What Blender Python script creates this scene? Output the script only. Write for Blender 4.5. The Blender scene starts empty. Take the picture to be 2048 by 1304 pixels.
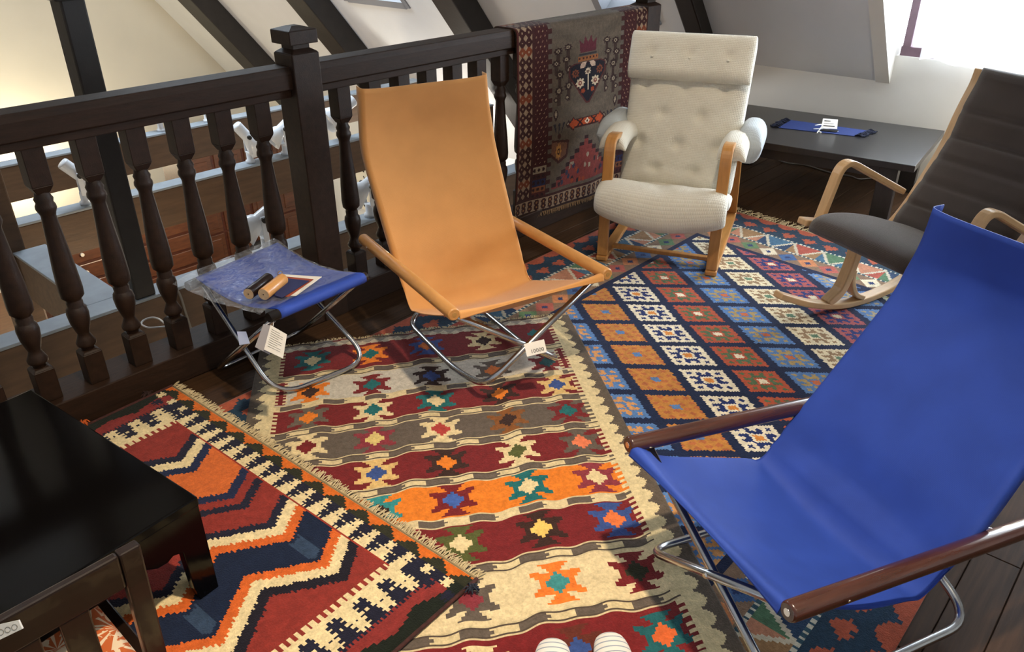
import bpy, bmesh, math, random
import numpy as np
from mathutils import Vector, Matrix
random.seed(7); RNG = np.random.default_rng(7)
C = bpy.context.scene.collection
SC = bpy.context.scene
PI = math.pi

# ------------------------------------------------------------------ camera
F_PX, PITCH, ROLL, CAM_H, AZ = 1581.0, 28.487, 0.205, 1.5, 42.056   # x: along the railing, y: across it towards the open hall
def cam_axes():
    a = math.radians(AZ); p = math.radians(PITCH); r = math.radians(ROLL)
    fwd = np.array([math.cos(a), math.sin(a), 0]); right = np.array([math.sin(a), -math.cos(a), 0]); up = np.array([0, 0, 1.])
    F = fwd*math.cos(p) - up*math.sin(p); U = up*math.cos(p) + fwd*math.sin(p)
    return F, right*math.cos(r) - U*math.sin(r), U*math.cos(r) + right*math.sin(r)
CF, CR, CU = cam_axes(); CC = np.array([0, 0, CAM_H])
def ray(x, y): return CF + CR*(x-1024)/F_PX + CU*(652-y)/F_PX
def at_z(x, y, z=0.0): d = ray(x, y); return CC + d*((z-CC[2])/d[2])
def at_v(x, y, v): d = ray(x, y); return CC + d*(v/d[1])
def at_u(x, y, u): d = ray(x, y); return CC + d*(u/d[0])
cam = bpy.data.cameras.new('camera'); cam.sensor_width = 36; cam.lens = F_PX/2048*36; cam.clip_start = 0.02
camo = bpy.data.objects.new('camera', cam); C.objects.link(camo); SC.camera = camo
camo.matrix_world = Matrix(((CR[0], CU[0], -CF[0], 0), (CR[1], CU[1], -CF[1], 0), (CR[2], CU[2], -CF[2], CAM_H), (0, 0, 0, 1)))

# ------------------------------------------------------------------ world, lights, exposure
SC.view_settings.view_transform = 'Standard'; SC.view_settings.look = 'None'
SC.view_settings.exposure = 0.0; SC.view_settings.gamma = 1.0; SC.view_settings.use_curve_mapping = False
w = bpy.data.worlds.new('sky'); SC.world = w; w.use_nodes = True
w.node_tree.nodes['Background'].inputs[0].default_value = (0.80, 0.90, 1.0, 1); w.node_tree.nodes['Background'].inputs[1].default_value = 3.0
def light(name, typ, loc, energy, col, target=None, **kw):
    l = bpy.data.lights.new(name, typ); l.energy = energy; l.color = col
    for k, v in kw.items(): setattr(l, k, v)
    o = bpy.data.objects.new(name, l); C.objects.link(o); o.location = loc
    if target is not None: o.rotation_euler = (Vector(target)-Vector(loc)).to_track_quat('-Z', 'Y').to_euler()
    return o
WARM = (1.0, 0.82, 0.60); DAY = (0.80, 0.90, 1.0)
light('dormer_daylight', 'AREA', (5.35, 0.15, 1.45), 310, DAY, (2.6, 0.6, 0.3), shape='RECTANGLE', size=2.5, size_y=1.3)
light('ceiling_spotlight', 'SPOT', (1.0, 0.25, 3.1), 470, WARM, (0.82, 1.0, 0), spot_size=math.radians(72), spot_blend=1.0, shadow_soft_size=0.06)
light('ceiling_spotlight_armchair', 'SPOT', (1.7, 0.7, 3.2), 150, WARM, (3.1, 1.75, 0.5), spot_size=math.radians(50), spot_blend=1.0, shadow_soft_size=0.06)
light('back_fill', 'POINT', (0.9, -1.5, 2.5), 20, WARM, shadow_soft_size=0.25)  # unseen fill light added behind the camera, stands for no fixture
light('hall_fill_warm', 'POINT', (0.6, 9.3, -1.3), 70, (1.0, 0.87, 0.68), shadow_soft_size=0.15)  # added general fill for the far part of the hall
light('hall_wall_washer', 'POINT', (2.9, 10.2, -1.35), 75, (1.0, 0.88, 0.62), shadow_soft_size=0.08)
light('floor_lamp_glow', 'POINT', (4.62, 0.62, 0.42), 7, (1.0, 0.88, 0.66), shadow_soft_size=0.06)
light('hall_point', 'POINT', (3.0, 6.9, -1.2), 60, (1.0, 0.80, 0.55), shadow_soft_size=0.2)  # plain point light in the hall, no hanging fixture
light('beam_fill_near', 'POINT', (1.7, 4.15, -0.9), 26, (1.0, 0.80, 0.55), shadow_soft_size=0.1)  # added point light, warms the beam faces on this side
light('beam_fill_mid', 'POINT', (-0.3, 5.5, -0.9), 14, (1.0, 0.80, 0.55), shadow_soft_size=0.1)  # another added light for the beam faces, no fixture there
light('hall_wall_fill', 'POINT', (5.0, 5.6, -0.9), 45, (1.0, 0.92, 0.80), shadow_soft_size=0.15)  # added fill that brightens the white hall wall, no lamp there
light('hall_day_fill', 'AREA', (2.6, 6.0, 3.2), 290, DAY, (4.9, 6.6, 0.0), shape='RECTANGLE', size=1.6, size_y=1.6)  # added area light under the closed ceiling, brightens the slope panels

# ------------------------------------------------------------------ materials
def lin(h):
    h = h.lstrip('#'); r = [int(h[i:i+2], 16)/255 for i in (0, 2, 4)]
    return [x/12.92 if x <= 0.04045 else ((x+0.055)/1.055)**2.4 for x in r]
MATS = {}
def mat(name, col, rough=0.6, metal=0.0, noise=0.0, nscale=20.0, bump=0.0, bscale=200.0, stretch=(1, 1, 1), spec=0.5, coat=0.0, emit=0.0, sheen=0.0, trans=0.0, alpha=1.0, attr=None, wear=None):
    if name in MATS: return MATS[name]
    m = bpy.data.materials.new(name); m.use_nodes = True; nt = m.node_tree; N = nt.nodes; L = nt.links; b = N['Principled BSDF']
    c = lin(col) if isinstance(col, str) else list(col)
    b.inputs['Roughness'].default_value = rough; b.inputs['Metallic'].default_value = metal; b.inputs['Specular IOR Level'].default_value = spec
    b.inputs['Coat Weight'].default_value = coat; b.inputs['Sheen Weight'].default_value = sheen; b.inputs['Transmission Weight'].default_value = trans
    b.inputs['Alpha'].default_value = alpha
    b.inputs['Base Color'].default_value = (*c, 1)
    if emit: b.inputs['Emission Color'].default_value = (*c, 1); b.inputs['Emission Strength'].default_value = emit
    tc = N.new('ShaderNodeTexCoord'); mp = N.new('ShaderNodeMapping'); mp.inputs['Scale'].default_value = stretch; L.new(tc.outputs['Object'], mp.inputs['Vector'])
    src = None
    if attr:
        at = N.new('ShaderNodeAttribute'); at.attribute_name = attr; src = at.outputs['Color']
    if noise:
        nz = N.new('ShaderNodeTexNoise'); nz.inputs['Scale'].default_value = nscale; nz.inputs['Detail'].default_value = 5; L.new(mp.outputs[0], nz.inputs['Vector'])
        mr = N.new('ShaderNodeMapRange'); mr.inputs['From Min'].default_value = 0.3; mr.inputs['From Max'].default_value = 0.7
        mr.inputs['To Min'].default_value = 1-noise; mr.inputs['To Max'].default_value = 1+noise; L.new(nz.outputs['Fac'], mr.inputs['Value'])
        mx = N.new('ShaderNodeMix'); mx.data_type = 'RGBA'; mx.blend_type = 'MULTIPLY'; mx.inputs['Factor'].default_value = 1
        if src: L.new(src, mx.inputs['A'])
        else: mx.inputs['A'].default_value = (*c, 1)
        L.new(mr.outputs[0], mx.inputs['B']); src = mx.outputs['Result']
    if src: L.new(src, b.inputs['Base Color'])
    if bump:
        n2 = N.new('ShaderNodeTexNoise'); n2.inputs['Scale'].default_value = bscale; n2.inputs['Detail'].default_value = 3; L.new(mp.outputs[0], n2.inputs['Vector'])
        bp = N.new('ShaderNodeBump'); bp.inputs['Strength'].default_value = bump; bp.inputs['Distance'].default_value = 0.004
        L.new(n2.outputs['Fac'], bp.inputs['Height']); L.new(bp.outputs[0], b.inputs['Normal'])
    MATS[name] = m; return m
def weave_mat(name, col, rough, sx, sy, bump=0.4, noise=0.06, sheen=0.2, dark=0.0):
    """fabric with a fine woven grid, taken from the UV map"""
    if name in MATS: return MATS[name]
    m = mat(name, col, rough, noise=noise, nscale=9, sheen=sheen, spec=0.25); nt = m.node_tree; N = nt.nodes; L = nt.links; b = N['Principled BSDF']
    uv = N.new('ShaderNodeUVMap'); sep = N.new('ShaderNodeSeparateXYZ'); L.new(uv.outputs[0], sep.inputs[0]); hs = []
    for i, s in ((0, sx), (1, sy)):
        mu = N.new('ShaderNodeMath'); mu.operation = 'MULTIPLY'; mu.inputs[1].default_value = s*2*PI; L.new(sep.outputs[i], mu.inputs[0])
        sn = N.new('ShaderNodeMath'); sn.operation = 'SINE'; L.new(mu.outputs[0], sn.inputs[0])
        ab = N.new('ShaderNodeMath'); ab.operation = 'ABSOLUTE'; L.new(sn.outputs[0], ab.inputs[0]); hs.append(ab)
    mn = N.new('ShaderNodeMath'); mn.operation = 'MINIMUM'; L.new(hs[0].outputs[0], mn.inputs[0]); L.new(hs[1].outputs[0], mn.inputs[1])
    bp = N.new('ShaderNodeBump'); bp.inputs['Strength'].default_value = bump; bp.inputs['Distance'].default_value = 0.002
    L.new(mn.outputs[0], bp.inputs['Height']); L.new(bp.outputs[0], b.inputs['Normal'])
    return m
DARKWOOD = mat('dark_oak', '#28190f', 0.55, spec=0.3, noise=0.35, nscale=14, stretch=(3, 3, 3), bump=0.12, bscale=90)
RAILWOOD = mat('rail_oak', '#2b1b10', 0.6, spec=0.25, noise=0.30, nscale=16, stretch=(0.7, 6, 6), bump=0.15, bscale=60)
BLACKTIMBER = mat('black_timber', '#1d1815', 0.55, noise=0.3, nscale=12, bump=0.2, bscale=40)
BEAMWOOD = mat('beam_timber', '#56402c', 0.6, noise=0.25, nscale=8, stretch=(0.6, 4, 4), bump=0.2, bscale=40)
BEAMTOP = mat('beam_top_lit', '#87919a', 0.5, noise=0.12, nscale=10)  # paler than the timber: light falling on the tops put into the colour
FLOORWOOD = mat('floor_oak', '#3a2717', 0.68, spec=0.12, noise=0.35, nscale=10, stretch=(0.5, 8, 8), bump=0.1, bscale=60)
PLASTER = mat('plaster', '#e2e0da', 0.85, noise=0.03, nscale=3, bump=0.08, bscale=30)
PLASTERG = mat('slope_plaster', '#dcdfe2', 0.85, noise=0.03, nscale=3, bump=0.08, bscale=30)
CREAMWALL = mat('cream_plaster', '#dcd5c4', 0.85, noise=0.05, nscale=1.2, bump=0.08, bscale=30)
STEEL = mat('brushed_steel', '#b9bcbf', 0.22, metal=1.0)
CHROME = mat('chrome_screw', '#d5d5d5', 0.15, metal=1.0)
BEECH = mat('beech_wood', '#c08a4e', 0.38, noise=0.10, nscale=18, stretch=(1, 1, 6), coat=0.2)
BENTWOOD = mat('birch_plywood', '#c9a578', 0.36, noise=0.10, nscale=14, stretch=(6, 1, 1), coat=0.25)
HONEYWOOD = mat('honey_bentwood', '#b57f43', 0.34, noise=0.12, nscale=14, stretch=(6, 1, 1), coat=0.3)
ROSEWOOD = mat('rosewood_arm', '#41231a', 0.26, noise=0.25, nscale=10, stretch=(9, 0.7, 9), coat=0.5)
BLACKLAC = mat('black_lacquer', '#060505', 0.13, spec=0.2)
ZAISUWOOD = mat('zaisu_wood', '#1d120c', 0.30, noise=0.25, nscale=20, stretch=(1, 1, 4), coat=0.2)
BLACKTABLE = mat('black_table_top', '#262526', 0.28, noise=0.2, nscale=20, stretch=(8, 0.6, 1), bump=0.05, bscale=60)
PAPER = mat('paper', '#e9e7e2', 0.7); INK = mat('ink', '#1a1818', 0.6); GREYPAPER = mat('grey_paper', '#9a979b', 0.6)
RUBBER = mat('black_rubber', '#111112', 0.5); WHITEENAMEL = mat('white_enamel', '#dfe5ec', 0.28); WHITECABLE = mat('white_cable', '#dcdcdc', 0.4); GREYCABLE = mat('grey_cable', '#77726a', 0.5)
YELLOWCLOTH = weave_mat('yellow_canvas', '#c98f52', 0.8, 260, 400, 0.15)
BLUECLOTH = weave_mat('blue_canvas', '#2a459c', 0.6, 260, 400, 0.15, noise=0.10, sheen=0.0)
CREAMCLOTH = weave_mat('cream_corduroy', '#dad6c8', 0.9, 42, 60, 0.6, noise=0.05)
PALECLOTH = weave_mat('pale_blue_cloth', '#b4bcc0', 0.9, 42, 60, 0.5)
BROWNCLOTH = weave_mat('brown_wool', '#423934', 0.95, 160, 200, 0.4, noise=0.12, sheen=0.4)
CHESTWOOD = mat('chest_wood', '#4f2d19', 0.4, noise=0.3, nscale=9, stretch=(1, 5, 5), coat=0.2)
CHESTDARK = mat('chest_wood_dark', '#451e0e', 0.45, noise=0.3, nscale=9, stretch=(1, 5, 5))
RUGMAT = mat('woven_wool', '#ffffff', 0.95, noise=0.16, nscale=60, stretch=(1, 1, 1), bump=0.5, bscale=260, attr='weave', spec=0.1, sheen=0.1)
FRINGE = mat('wool_fringe', '#b9a884', 0.95, noise=0.2, nscale=80, spec=0.1)
CORD = mat('rug_cord', '#3a1712', 0.9, noise=0.5, nscale=90)

# ------------------------------------------------------------------ mesh helpers
class MB:
    def __init__(s): s.v = []; s.f = []; s.sm = []; s.uv = {}
    def add(s, vs, fs, smooth=False):
        o = len(s.v); s.v += [tuple(map(float, q)) for q in vs]; s.f += [tuple(i+o for i in q) for q in fs]; s.sm += [smooth]*len(fs); return o
    def box(s, a, b):
        x0, y0, z0 = a; x1, y1, z1 = b
        s.add([(x0,y0,z0),(x1,y0,z0),(x1,y1,z0),(x0,y1,z0),(x0,y0,z1),(x1,y0,z1),(x1,y1,z1),(x0,y1,z1)], [(0,3,2,1),(4,5,6,7),(0,1,5,4),(1,2,6,5),(2,3,7,6),(3,0,4,7)]); return s
    def hexa(s, p):      # eight corners, bottom ring then top ring
        s.add(p, [(0,3,2,1),(4,5,6,7),(0,1,5,4),(1,2,6,5),(2,3,7,6),(3,0,4,7)]); return s
    def obox(s, c, ax, ay, az):   # oriented box: centre and half axes
        c, ax, ay, az = map(np.array, (c, ax, ay, az))
        return s.hexa([c-ax-ay-az, c+ax-ay-az, c+ax+ay-az, c-ax+ay-az, c-ax-ay+az, c+ax-ay+az, c+ax+ay+az, c-ax+ay+az])
    def tube(s, path, r, n=12, cap=True, closed=False):
        P = [np.array(p, float) for p in path]; m = len(P); rr = r if hasattr(r, '__len__') else [r]*m
        rings = []; pn = None
        for i in range(m):
            a = P[(i-1) % m] if (closed or i > 0) else P[i]; b = P[(i+1) % m] if (closed or i < m-1) else P[i]
            t = b-a; t = t/(np.linalg.norm(t)+1e-12)
            if pn is None:
                h = np.array([0, 0, 1.]) if abs(t[2]) < 0.9 else np.array([1., 0, 0]); pn = np.cross(t, h)
            pn = pn - t*(pn@t); pn /= np.linalg.norm(pn)+1e-12; bn = np.cross(t, pn)
            rings.append([P[i]+rr[i]*(math.cos(2*PI*k/n)*pn+math.sin(2*PI*k/n)*bn) for k in range(n)])
        vs = [q for g in rings for q in g]; fs = []
        for i in range(m if closed else m-1):
            j = (i+1) % m
            for k in range(n): fs.append((i*n+k, i*n+(k+1) % n, j*n+(k+1) % n, j*n+k))
        o = s.add(vs, fs, True)
        if cap and not closed:
            s.f += [tuple(o+k for k in reversed(range(n))), tuple(o+(m-1)*n+k for k in range(n))]; s.sm += [False, False]
        return s
    def lathe(s, prof, c=(0, 0, 0), n=20):   # prof: (radius, z)
        vs = [(c[0]+r*math.cos(2*PI*k/n), c[1]+r*math.sin(2*PI*k/n), c[2]+z) for r, z in prof for k in range(n)]; m = len(prof)
        fs = [(i*n+k, i*n+(k+1) % n, (i+1)*n+(k+1) % n, (i+1)*n+k) for i in range(m-1) for k in range(n)]
        o = s.add(vs, fs, True); s.f += [tuple(o+k for k in reversed(range(n))), tuple(o+(m-1)*n+k for k in range(n))]; s.sm += [False, False]; return s
    def prism(s, poly, z0, z1, M=None):     # poly in xy
        n = len(poly); vs = [(x, y, z0) for x, y in poly]+[(x, y, z1) for x, y in poly]
        if M is not None: vs = [tuple(M @ Vector(q)) for q in vs]
        s.add(vs, [tuple(reversed(range(n))), tuple(range(n, 2*n))]+[(i, (i+1) % n, n+(i+1) % n, n+i) for i in range(n)]); return s
    def grid(s, fn, nu, nv, smooth=True):
        vs = [fn(i/nu, j/nv) for j in range(nv+1) for i in range(nu+1)]
        fs = [(j*(nu+1)+i, j*(nu+1)+i+1, (j+1)*(nu+1)+i+1, (j+1)*(nu+1)+i) for j in range(nv) for i in range(nu)]
        o = s.add(vs, fs, smooth)
        for j in range(nv+1):
            for i in range(nu+1): s.uv[o+j*(nu+1)+i] = (i/nu, j/nv)
        return s
    def strip(s, yz, x0, x1, t, smooth=False):   # bent board: path in the yz plane, between x0 and x1, thickness t
        P = [np.array(p, float) for p in yz]; m = len(P); a = []; b = []
        tt = t if hasattr(t, '__len__') else [t]*m
        for i in range(m):
            d = P[min(i+1, m-1)]-P[max(i-1, 0)]; d /= np.linalg.norm(d); nn = np.array([-d[1], d[0]])
            a.append(P[i]+nn*tt[i]/2); b.append(P[i]-nn*tt[i]/2)
        vs = []
        for i in range(m): vs += [(x0, *a[i]), (x1, *a[i]), (x1, *b[i]), (x0, *b[i])]
        fs = [(0, 1, 2, 3), ((m-1)*4+3, (m-1)*4+2, (m-1)*4+1, (m-1)*4)]
        for i in range(m-1):
            for k in range(4): fs.append((i*4+k, (i+1)*4+k, (i+1)*4+(k+1) % 4, i*4+(k+1) % 4))
        s.add(vs, fs, smooth); return s
    def build(s, name, m, parent=None, bevel=0.0, seg=2, solid=0.0, sub=0, smooth=None, off=-1.0):
        me = bpy.data.meshes.new(name); me.from_pydata(s.v, [], s.f); me.validate(clean_customdata=False)
        me.polygons.foreach_set('use_smooth', (s.sm if smooth is None else [smooth]*len(s.f))[:len(me.polygons)])
        if s.uv:
            l = me.uv_layers.new(name='UVMap')
            for lp in me.loops: l.data[lp.index].uv = s.uv.get(lp.vertex_index, (0, 0))
        bm = bmesh.new(); bm.from_mesh(me); bmesh.ops.recalc_face_normals(bm, faces=bm.faces); bm.to_mesh(me); bm.free()
        me.materials.append(m); o = bpy.data.objects.new(name, me); C.objects.link(o)
        if parent is not None: o.parent = parent
        if bevel:
            q = o.modifiers.new('bevel', 'BEVEL'); q.width = bevel; q.segments = seg; q.limit_method = 'ANGLE'; q.angle_limit = math.radians(40)
        if solid:
            q = o.modifiers.new('solid', 'SOLIDIFY'); q.thickness = solid; q.offset = off
        if sub:
            q = o.modifiers.new('sub', 'SUBSURF'); q.levels = sub; q.render_levels = sub
        return o
def tag(o, label=None, cat=None, group=None, kind=None):
    if label: o['label'] = label
    if cat: o['category'] = cat
    if group: o['group'] = group
    if kind: o['kind'] = kind
    return o
def thing(name, label, cat, loc=(0, 0, 0), rz=0.0, group=None):
    o = bpy.data.objects.new(name, None); C.objects.link(o); o.location = loc; o.rotation_euler = (0, 0, rz); o.empty_display_size = 0.1
    return tag(o, label, cat, group)
def struct(name, mb, m, label=None, parent=None, **k):
    o = mb.build(name, m, parent, **k)
    if parent is None: o['kind'] = 'structure'
    if label: o['label'] = label
    return o
def fillet(P, r, n=6):      # round the inner corners of a polyline
    P = [np.array(p, float) for p in P]; out = [P[0]]
    for i in range(1, len(P)-1):
        a, b, c = P[i-1], P[i], P[i+1]; ri = r[i-1] if hasattr(r, '__len__') else r
        da, dc = a-b, c-b; la, lc = np.linalg.norm(da), np.linalg.norm(dc); q = min(ri, la*0.48, lc*0.48)
        s, e = b+da/la*q, b+dc/lc*q
        for k in range(n+1):
            t = k/n; out.append((1-t)**2*s+2*t*(1-t)*b+t*t*e)
    out.append(P[-1]); return out
def smooth_path(P, n=40):   # Catmull-Rom through the points
    P = [np.array(p, float) for p in P]; Q = [2*P[0]-P[1]]+P+[2*P[-1]-P[-2]]; out = []; m = len(P)-1
    for k in range(n+1):
        t = k/n*m; i = min(int(t), m-1); u = t-i; a, b, c, d = Q[i:i+4]
        out.append(0.5*((2*b)+(-a+c)*u+(2*a-5*b+4*c-d)*u*u+(-a+3*b-3*c+d)*u**3))
    return out
def text_mesh(name, s, size, m, parent, M):
    cu = bpy.data.curves.new(name, 'FONT'); cu.body = s; cu.size = size; cu.align_x = 'CENTER'; cu.align_y = 'CENTER'; cu.extrude = size*0.01; cu.resolution_u = 2
    t = bpy.data.objects.new(name, cu); C.objects.link(t); dg = bpy.context.evaluated_depsgraph_get()
    me = bpy.data.meshes.new_from_object(t.evaluated_get(dg)); bpy.data.objects.remove(t); me.materials.clear(); me.materials.append(m)
    o = bpy.data.objects.new(name, me); C.objects.link(o); o.parent = parent; o.matrix_local = M; return o

# ------------------------------------------------------------------ the setting
V0 = 2.473                    # front plane of the baluster blocks
U_END = 4.95                  # knee wall at the far end of the loft
TH = math.radians(50.74); TT = math.tan(TH); RIDGE_U = 1.72
def slope_u(z): return U_END-(z-0.55)/TT
floor = MB().box((-1.5, -2.6, -0.30), (U_END+0.1, 2.60, -0.022)); floor = struct('floor', floor, FLOORWOOD, 'dark oak board floor of the loft')
pm = None; y = -2.6; k = 0
while y < 2.44:
    for (xa, xb) in ((-1.5, 1.2+1.5*((k*37) % 10)/10), (1.2+1.5*((k*37) % 10)/10, U_END)):
        p = MB().box((xa+0.001, y+0.001, -0.022), (xb-0.001, min(y+0.104, 2.44), 0.0)).build('plank', FLOORWOOD, floor, bevel=0.0015, seg=1)
    y += 0.105; k += 1
# knee wall, sloped ceiling in strips (with dormer and two skylights left open), gable walls, lower hall
struct('wall_right', MB().box((U_END, 1.52, 0.0), (U_END+0.1, 2.60, 0.56)).box((U_END, -2.6, 0.0), (U_END+0.1, 1.52, 0.70)).box((U_END, -2.6, 0.70), (U_END+0.1, -1.3, 2.2))
       .box((U_END, -1.3, 1.95), (U_END+0.1, 1.52, 2.2)), PLASTER, 'white plastered knee wall under the slope')
def slope_strip(mb, v0, v1, z0, z1, t=0.10):
    n = np.array([math.sin(TH), 0, math.cos(TH)])*t
    a = [np.array((slope_u(z), v, z)) for v, z in ((v0, z0), (v1, z0), (v1, z1), (v0, z1))]
    mb.hexa([a[0], a[1], a[2], a[3], a[0]+n, a[1]+n, a[2]+n, a[3]+n])
ZR = 0.55+(U_END-RIDGE_U)*TT
s = MB()
slope_strip(s, 1.52, 2.66, 0.55, ZR); slope_strip(s, -1.3, 1.52, 2.0, ZR); slope_strip(s, -2.6, -1.3, 0.55, ZR)
SK1 = (5.60, 6.42, 0.70, 1.55); SK2 = (3.02, 3.42, 0.80, 1.65)
slope_strip(s, 2.66, SK2[0], -1.0, ZR); slope_strip(s, SK2[0], SK2[1], -1.0, SK2[2]); slope_strip(s, SK2[0], SK2[1], SK2[3], ZR)
slope_strip(s, SK2[1], SK1[0], -1.0, ZR); slope_strip(s, SK1[0], SK1[1], -1.0, SK1[2]); slope_strip(s, SK1[0], SK1[1], SK1[3], ZR); slope_strip(s, SK1[1], 10.9, -1.0, ZR)
struct('ceiling', s, PLASTERG, 'white sloping attic ceiling between dark rafters')
s = MB(); uo = 2*RIDGE_U-U_END      # the other roof side, behind the camera
s.hexa([(uo-1.3, -2.6, -1.0), (RIDGE_U, -2.6, ZR), (RIDGE_U, 10.9, ZR), (uo-1.3, 10.9, -1.0), (uo-1.4, -2.6, -0.9), (RIDGE_U, -2.6, ZR+0.12), (RIDGE_U, 10.9, ZR+0.12), (uo-1.4, 10.9, -0.9)])
struct('ceiling_left', s, PLASTERG)
struct('wall_back', MB().box((-3.4, -2.7, -0.3), (6.6, -2.6, 5.2)), PLASTER)
struct('wall_far', MB().box((-3.4, 10.88, -2.9), (6.6, 11.0, 5.2)), CREAMWALL, 'cream plastered gable wall across the open hall')
struct('wall_hall_right', MB().box((slope_u(-1.0)-0.02, 2.60, -2.9), (slope_u(-1.0)+0.1, 10.9, -0.95)), PLASTER, 'white wall of the hall below the loft')
struct('wall_hall_left', MB().box((-2.9, 2.60, -2.9), (-2.8, 10.9, -0.9)), CREAMWALL)
struct('wall_hall_near', MB().box((-2.9, 2.50, -2.9), (6.4, 2.60, -0.30)), PLASTER)
struct('floor_hall', MB().box((-2.9, 2.50, -3.0), (6.4, 10.9, -2.9)), mat('hall_floor', '#5a3a22', 0.35, noise=0.25, nscale=6, stretch=(1, 6, 1)), 'brown wooden floor of the hall below')
# dormer: cheeks, flat ceiling, outer wall with window
s = MB()
for v in (1.514, -1.294):
    vo = v+0.08 if v > 0 else v-0.08
    u1, u2 = slope_u(0.56), slope_u(2.0)
    a = [(U_END+0.1, v, 0.545), (u1+0.004, v, 0.545), (u2, v, 2.0), (U_END+0.1, v, 2.0)]
    s.hexa([*[a[i] for i in range(4)], *[(q[0]+0.0, vo, q[2]) for q in a]])
s.box((slope_u(2.0)-0.05, -1.38, 2.0), (U_END+0.1, 1.60, 2.08))
struct('wall_dormer', s, PLASTER, 'white cheeks and ceiling of the dormer')
FRAMEW = mat('window_frame_wood', '#6d5560', 0.5, noise=0.1); GLASS = bpy.data.materials.new('window_glass'); GLASS.use_nodes = True
nt = GLASS.node_tree; nt.nodes.clear(); o_ = nt.nodes.new('ShaderNodeOutputMaterial'); mx = nt.nodes.new('ShaderNodeMixShader'); mx.inputs[0].default_value = 0.06
tr = nt.nodes.new('ShaderNodeBsdfTransparent'); gl = nt.nodes.new('ShaderNodeBsdfGlossy'); gl.inputs['Roughness'].default_value = 0.02
nt.links.new(tr.outputs[0], mx.inputs[1]); nt.links.new(gl.outputs[0], mx.inputs[2]); nt.links.new(mx.outputs[0], o_.inputs[0])
win = struct('window_1', MB().box((U_END+0.02, -1.3, 0.70), (U_END+0.07, 1.50, 0.75)).box((U_END+0.02, -1.3, 1.90), (U_END+0.07, 1.50, 1.95)), FRAMEW, 'bright dormer window behind sheer curtain')
for v in (1.47, 1.36, 0.12, -1.27):
    MB().box((U_END+0.01, v-0.022, 0.75), (U_END+0.06, v+0.022, 1.90)).build('window_stile', FRAMEW, win, bevel=0.004)
for a, b in ((0.14, 1.34), (-1.25, 0.10)):
    MB().box((U_END+0.035, a, 0.75), (U_END+0.040, b, 1.90)).build('pane', GLASS, win)
for nme, sk in (('window_2', SK1), ('window_3', SK2)):     # skylights: reveal frame and pane
    n = np.array([math.sin(TH), 0, math.cos(TH)]); g = MB(); v0, v1, z0, z1 = sk
    P = lambda v, z, t: np.array((slope_u(z), v, z))+n*t
    for (va, vb, za, zb) in ((v0-0.05, v0+0.008, z0-0.04, z1+0.04), (v1-0.008, v1+0.05, z0-0.04, z1+0.04), (v0, v1, z0-0.05, z0+0.008), (v0, v1, z1-0.008, z1+0.05)):
        g.hexa([P(va, za, -0.012), P(vb, za, -0.012), P(vb, zb, -0.012), P(va, zb, -0.012), P(va, za, 0.12), P(vb, za, 0.12), P(vb, zb, 0.12), P(va, zb, 0.12)])
    sw = struct(nme, g, mat('skylight_frame', '#8d9096', 0.5), 'bright skylight cut into the sloping ceiling')
    MB().hexa([P(v0, z0, 0.10), P(v1, z0, 0.10), P(v1, z1, 0.10), P(v0, z1, 0.10), P(v0, z0, 0.105), P(v1, z0, 0.105), P(v1, z1, 0.105), P(v0, z1, 0.105)]).build('pane', GLASS, sw)
# rafters, lying under the slope
RAF = [(9.25, 0.36, 0.24, 'leftmost'), (6.88, 0.32, 0.22, 'second'), (4.76, 0.25, 0.20, 'third'), (2.66, 0.13, 0.10, 'rightmost')]
for (vc, wd, dp, pos) in RAF:
    n = np.array([math.sin(TH), 0, math.cos(TH)]); z0 = -1.0 if vc > 2.7 else 0.55
    P = lambda v, z, t: np.array((slope_u(z), v, z))-n*t
    o = MB().hexa([P(vc-wd/2, z0, dp), P(vc+wd/2, z0, dp), P(vc+wd/2, ZR-0.3, dp), P(vc-wd/2, ZR-0.3, dp), P(vc-wd/2, z0, 0), P(vc+wd/2, z0, 0), P(vc+wd/2, ZR-0.3, 0), P(vc-wd/2, ZR-0.3, 0)]).build('rafter', BLACKTIMBER, bevel=0.01)
    tag(o, f'dark timber rafter on the white slope, {pos} of the four', 'rafter', 'dark rafters under the slope')
# tie beams across the hall, cross beam, posts
for v, pos, u0, u1 in ((3.46, 'nearest to the railing', -2.78, 5.42), (4.89, 'middle one carrying spotlights', -2.78, 5.12), (6.16, 'farthest from the railing', -2.78, 5.42)):
    t = thing('tie_beam', f'brown timber tie beam across the hall, {pos}', 'beam', ((u0+u1)/2, v, -0.36), 0, 'tie beams across the hall')
    h = (u1-u0)/2
    MB().box((-h, -0.06, 0), (h, 0.06, 0.245)).build('timber', BEAMWOOD, t, bevel=0.006)
    MB().box((-h, -0.064, 0.245), (h, 0.064, 0.26)).build('top_board', BEAMTOP, t, bevel=0.003)
t = thing('cross_beam', 'brown cross beam joining the nearest tie beam to the hall post', 'beam', (1.15, 3.97, -0.36))
MB().box((-0.075, -0.445, 0), (0.075, 0.455, 0.245)).build('timber', BEAMWOOD, t, bevel=0.006)
MB().box((-0.08, -0.445, 0.245), (0.08, 0.455, 0.26)).build('top_board', BEAMTOP, t, bevel=0.003)
o = MB().box((1.0, 4.44, -2.9), (1.14, 4.58, 3.2)).build('hall_post', BEAMWOOD, bevel=0.01); tag(o, 'tall brown timber post standing in the hall, left edge of the view', 'post')
t = thing('roof_pillar', 'thick black timber pillar standing on the tie beam behind the balusters', 'pillar', (1.285, 3.455, -0.10))
MB().box((-0.047, -0.053, 0), (0.047, 0.053, 3.4)).build('shaft', BLACKTIMBER, t, bevel=0.008)
MB().box((-0.075, -0.08, 1.262), (0.075, 0.08, 1.42)).build('collar', BLACKTIMBER, t, bevel=0.008)

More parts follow.
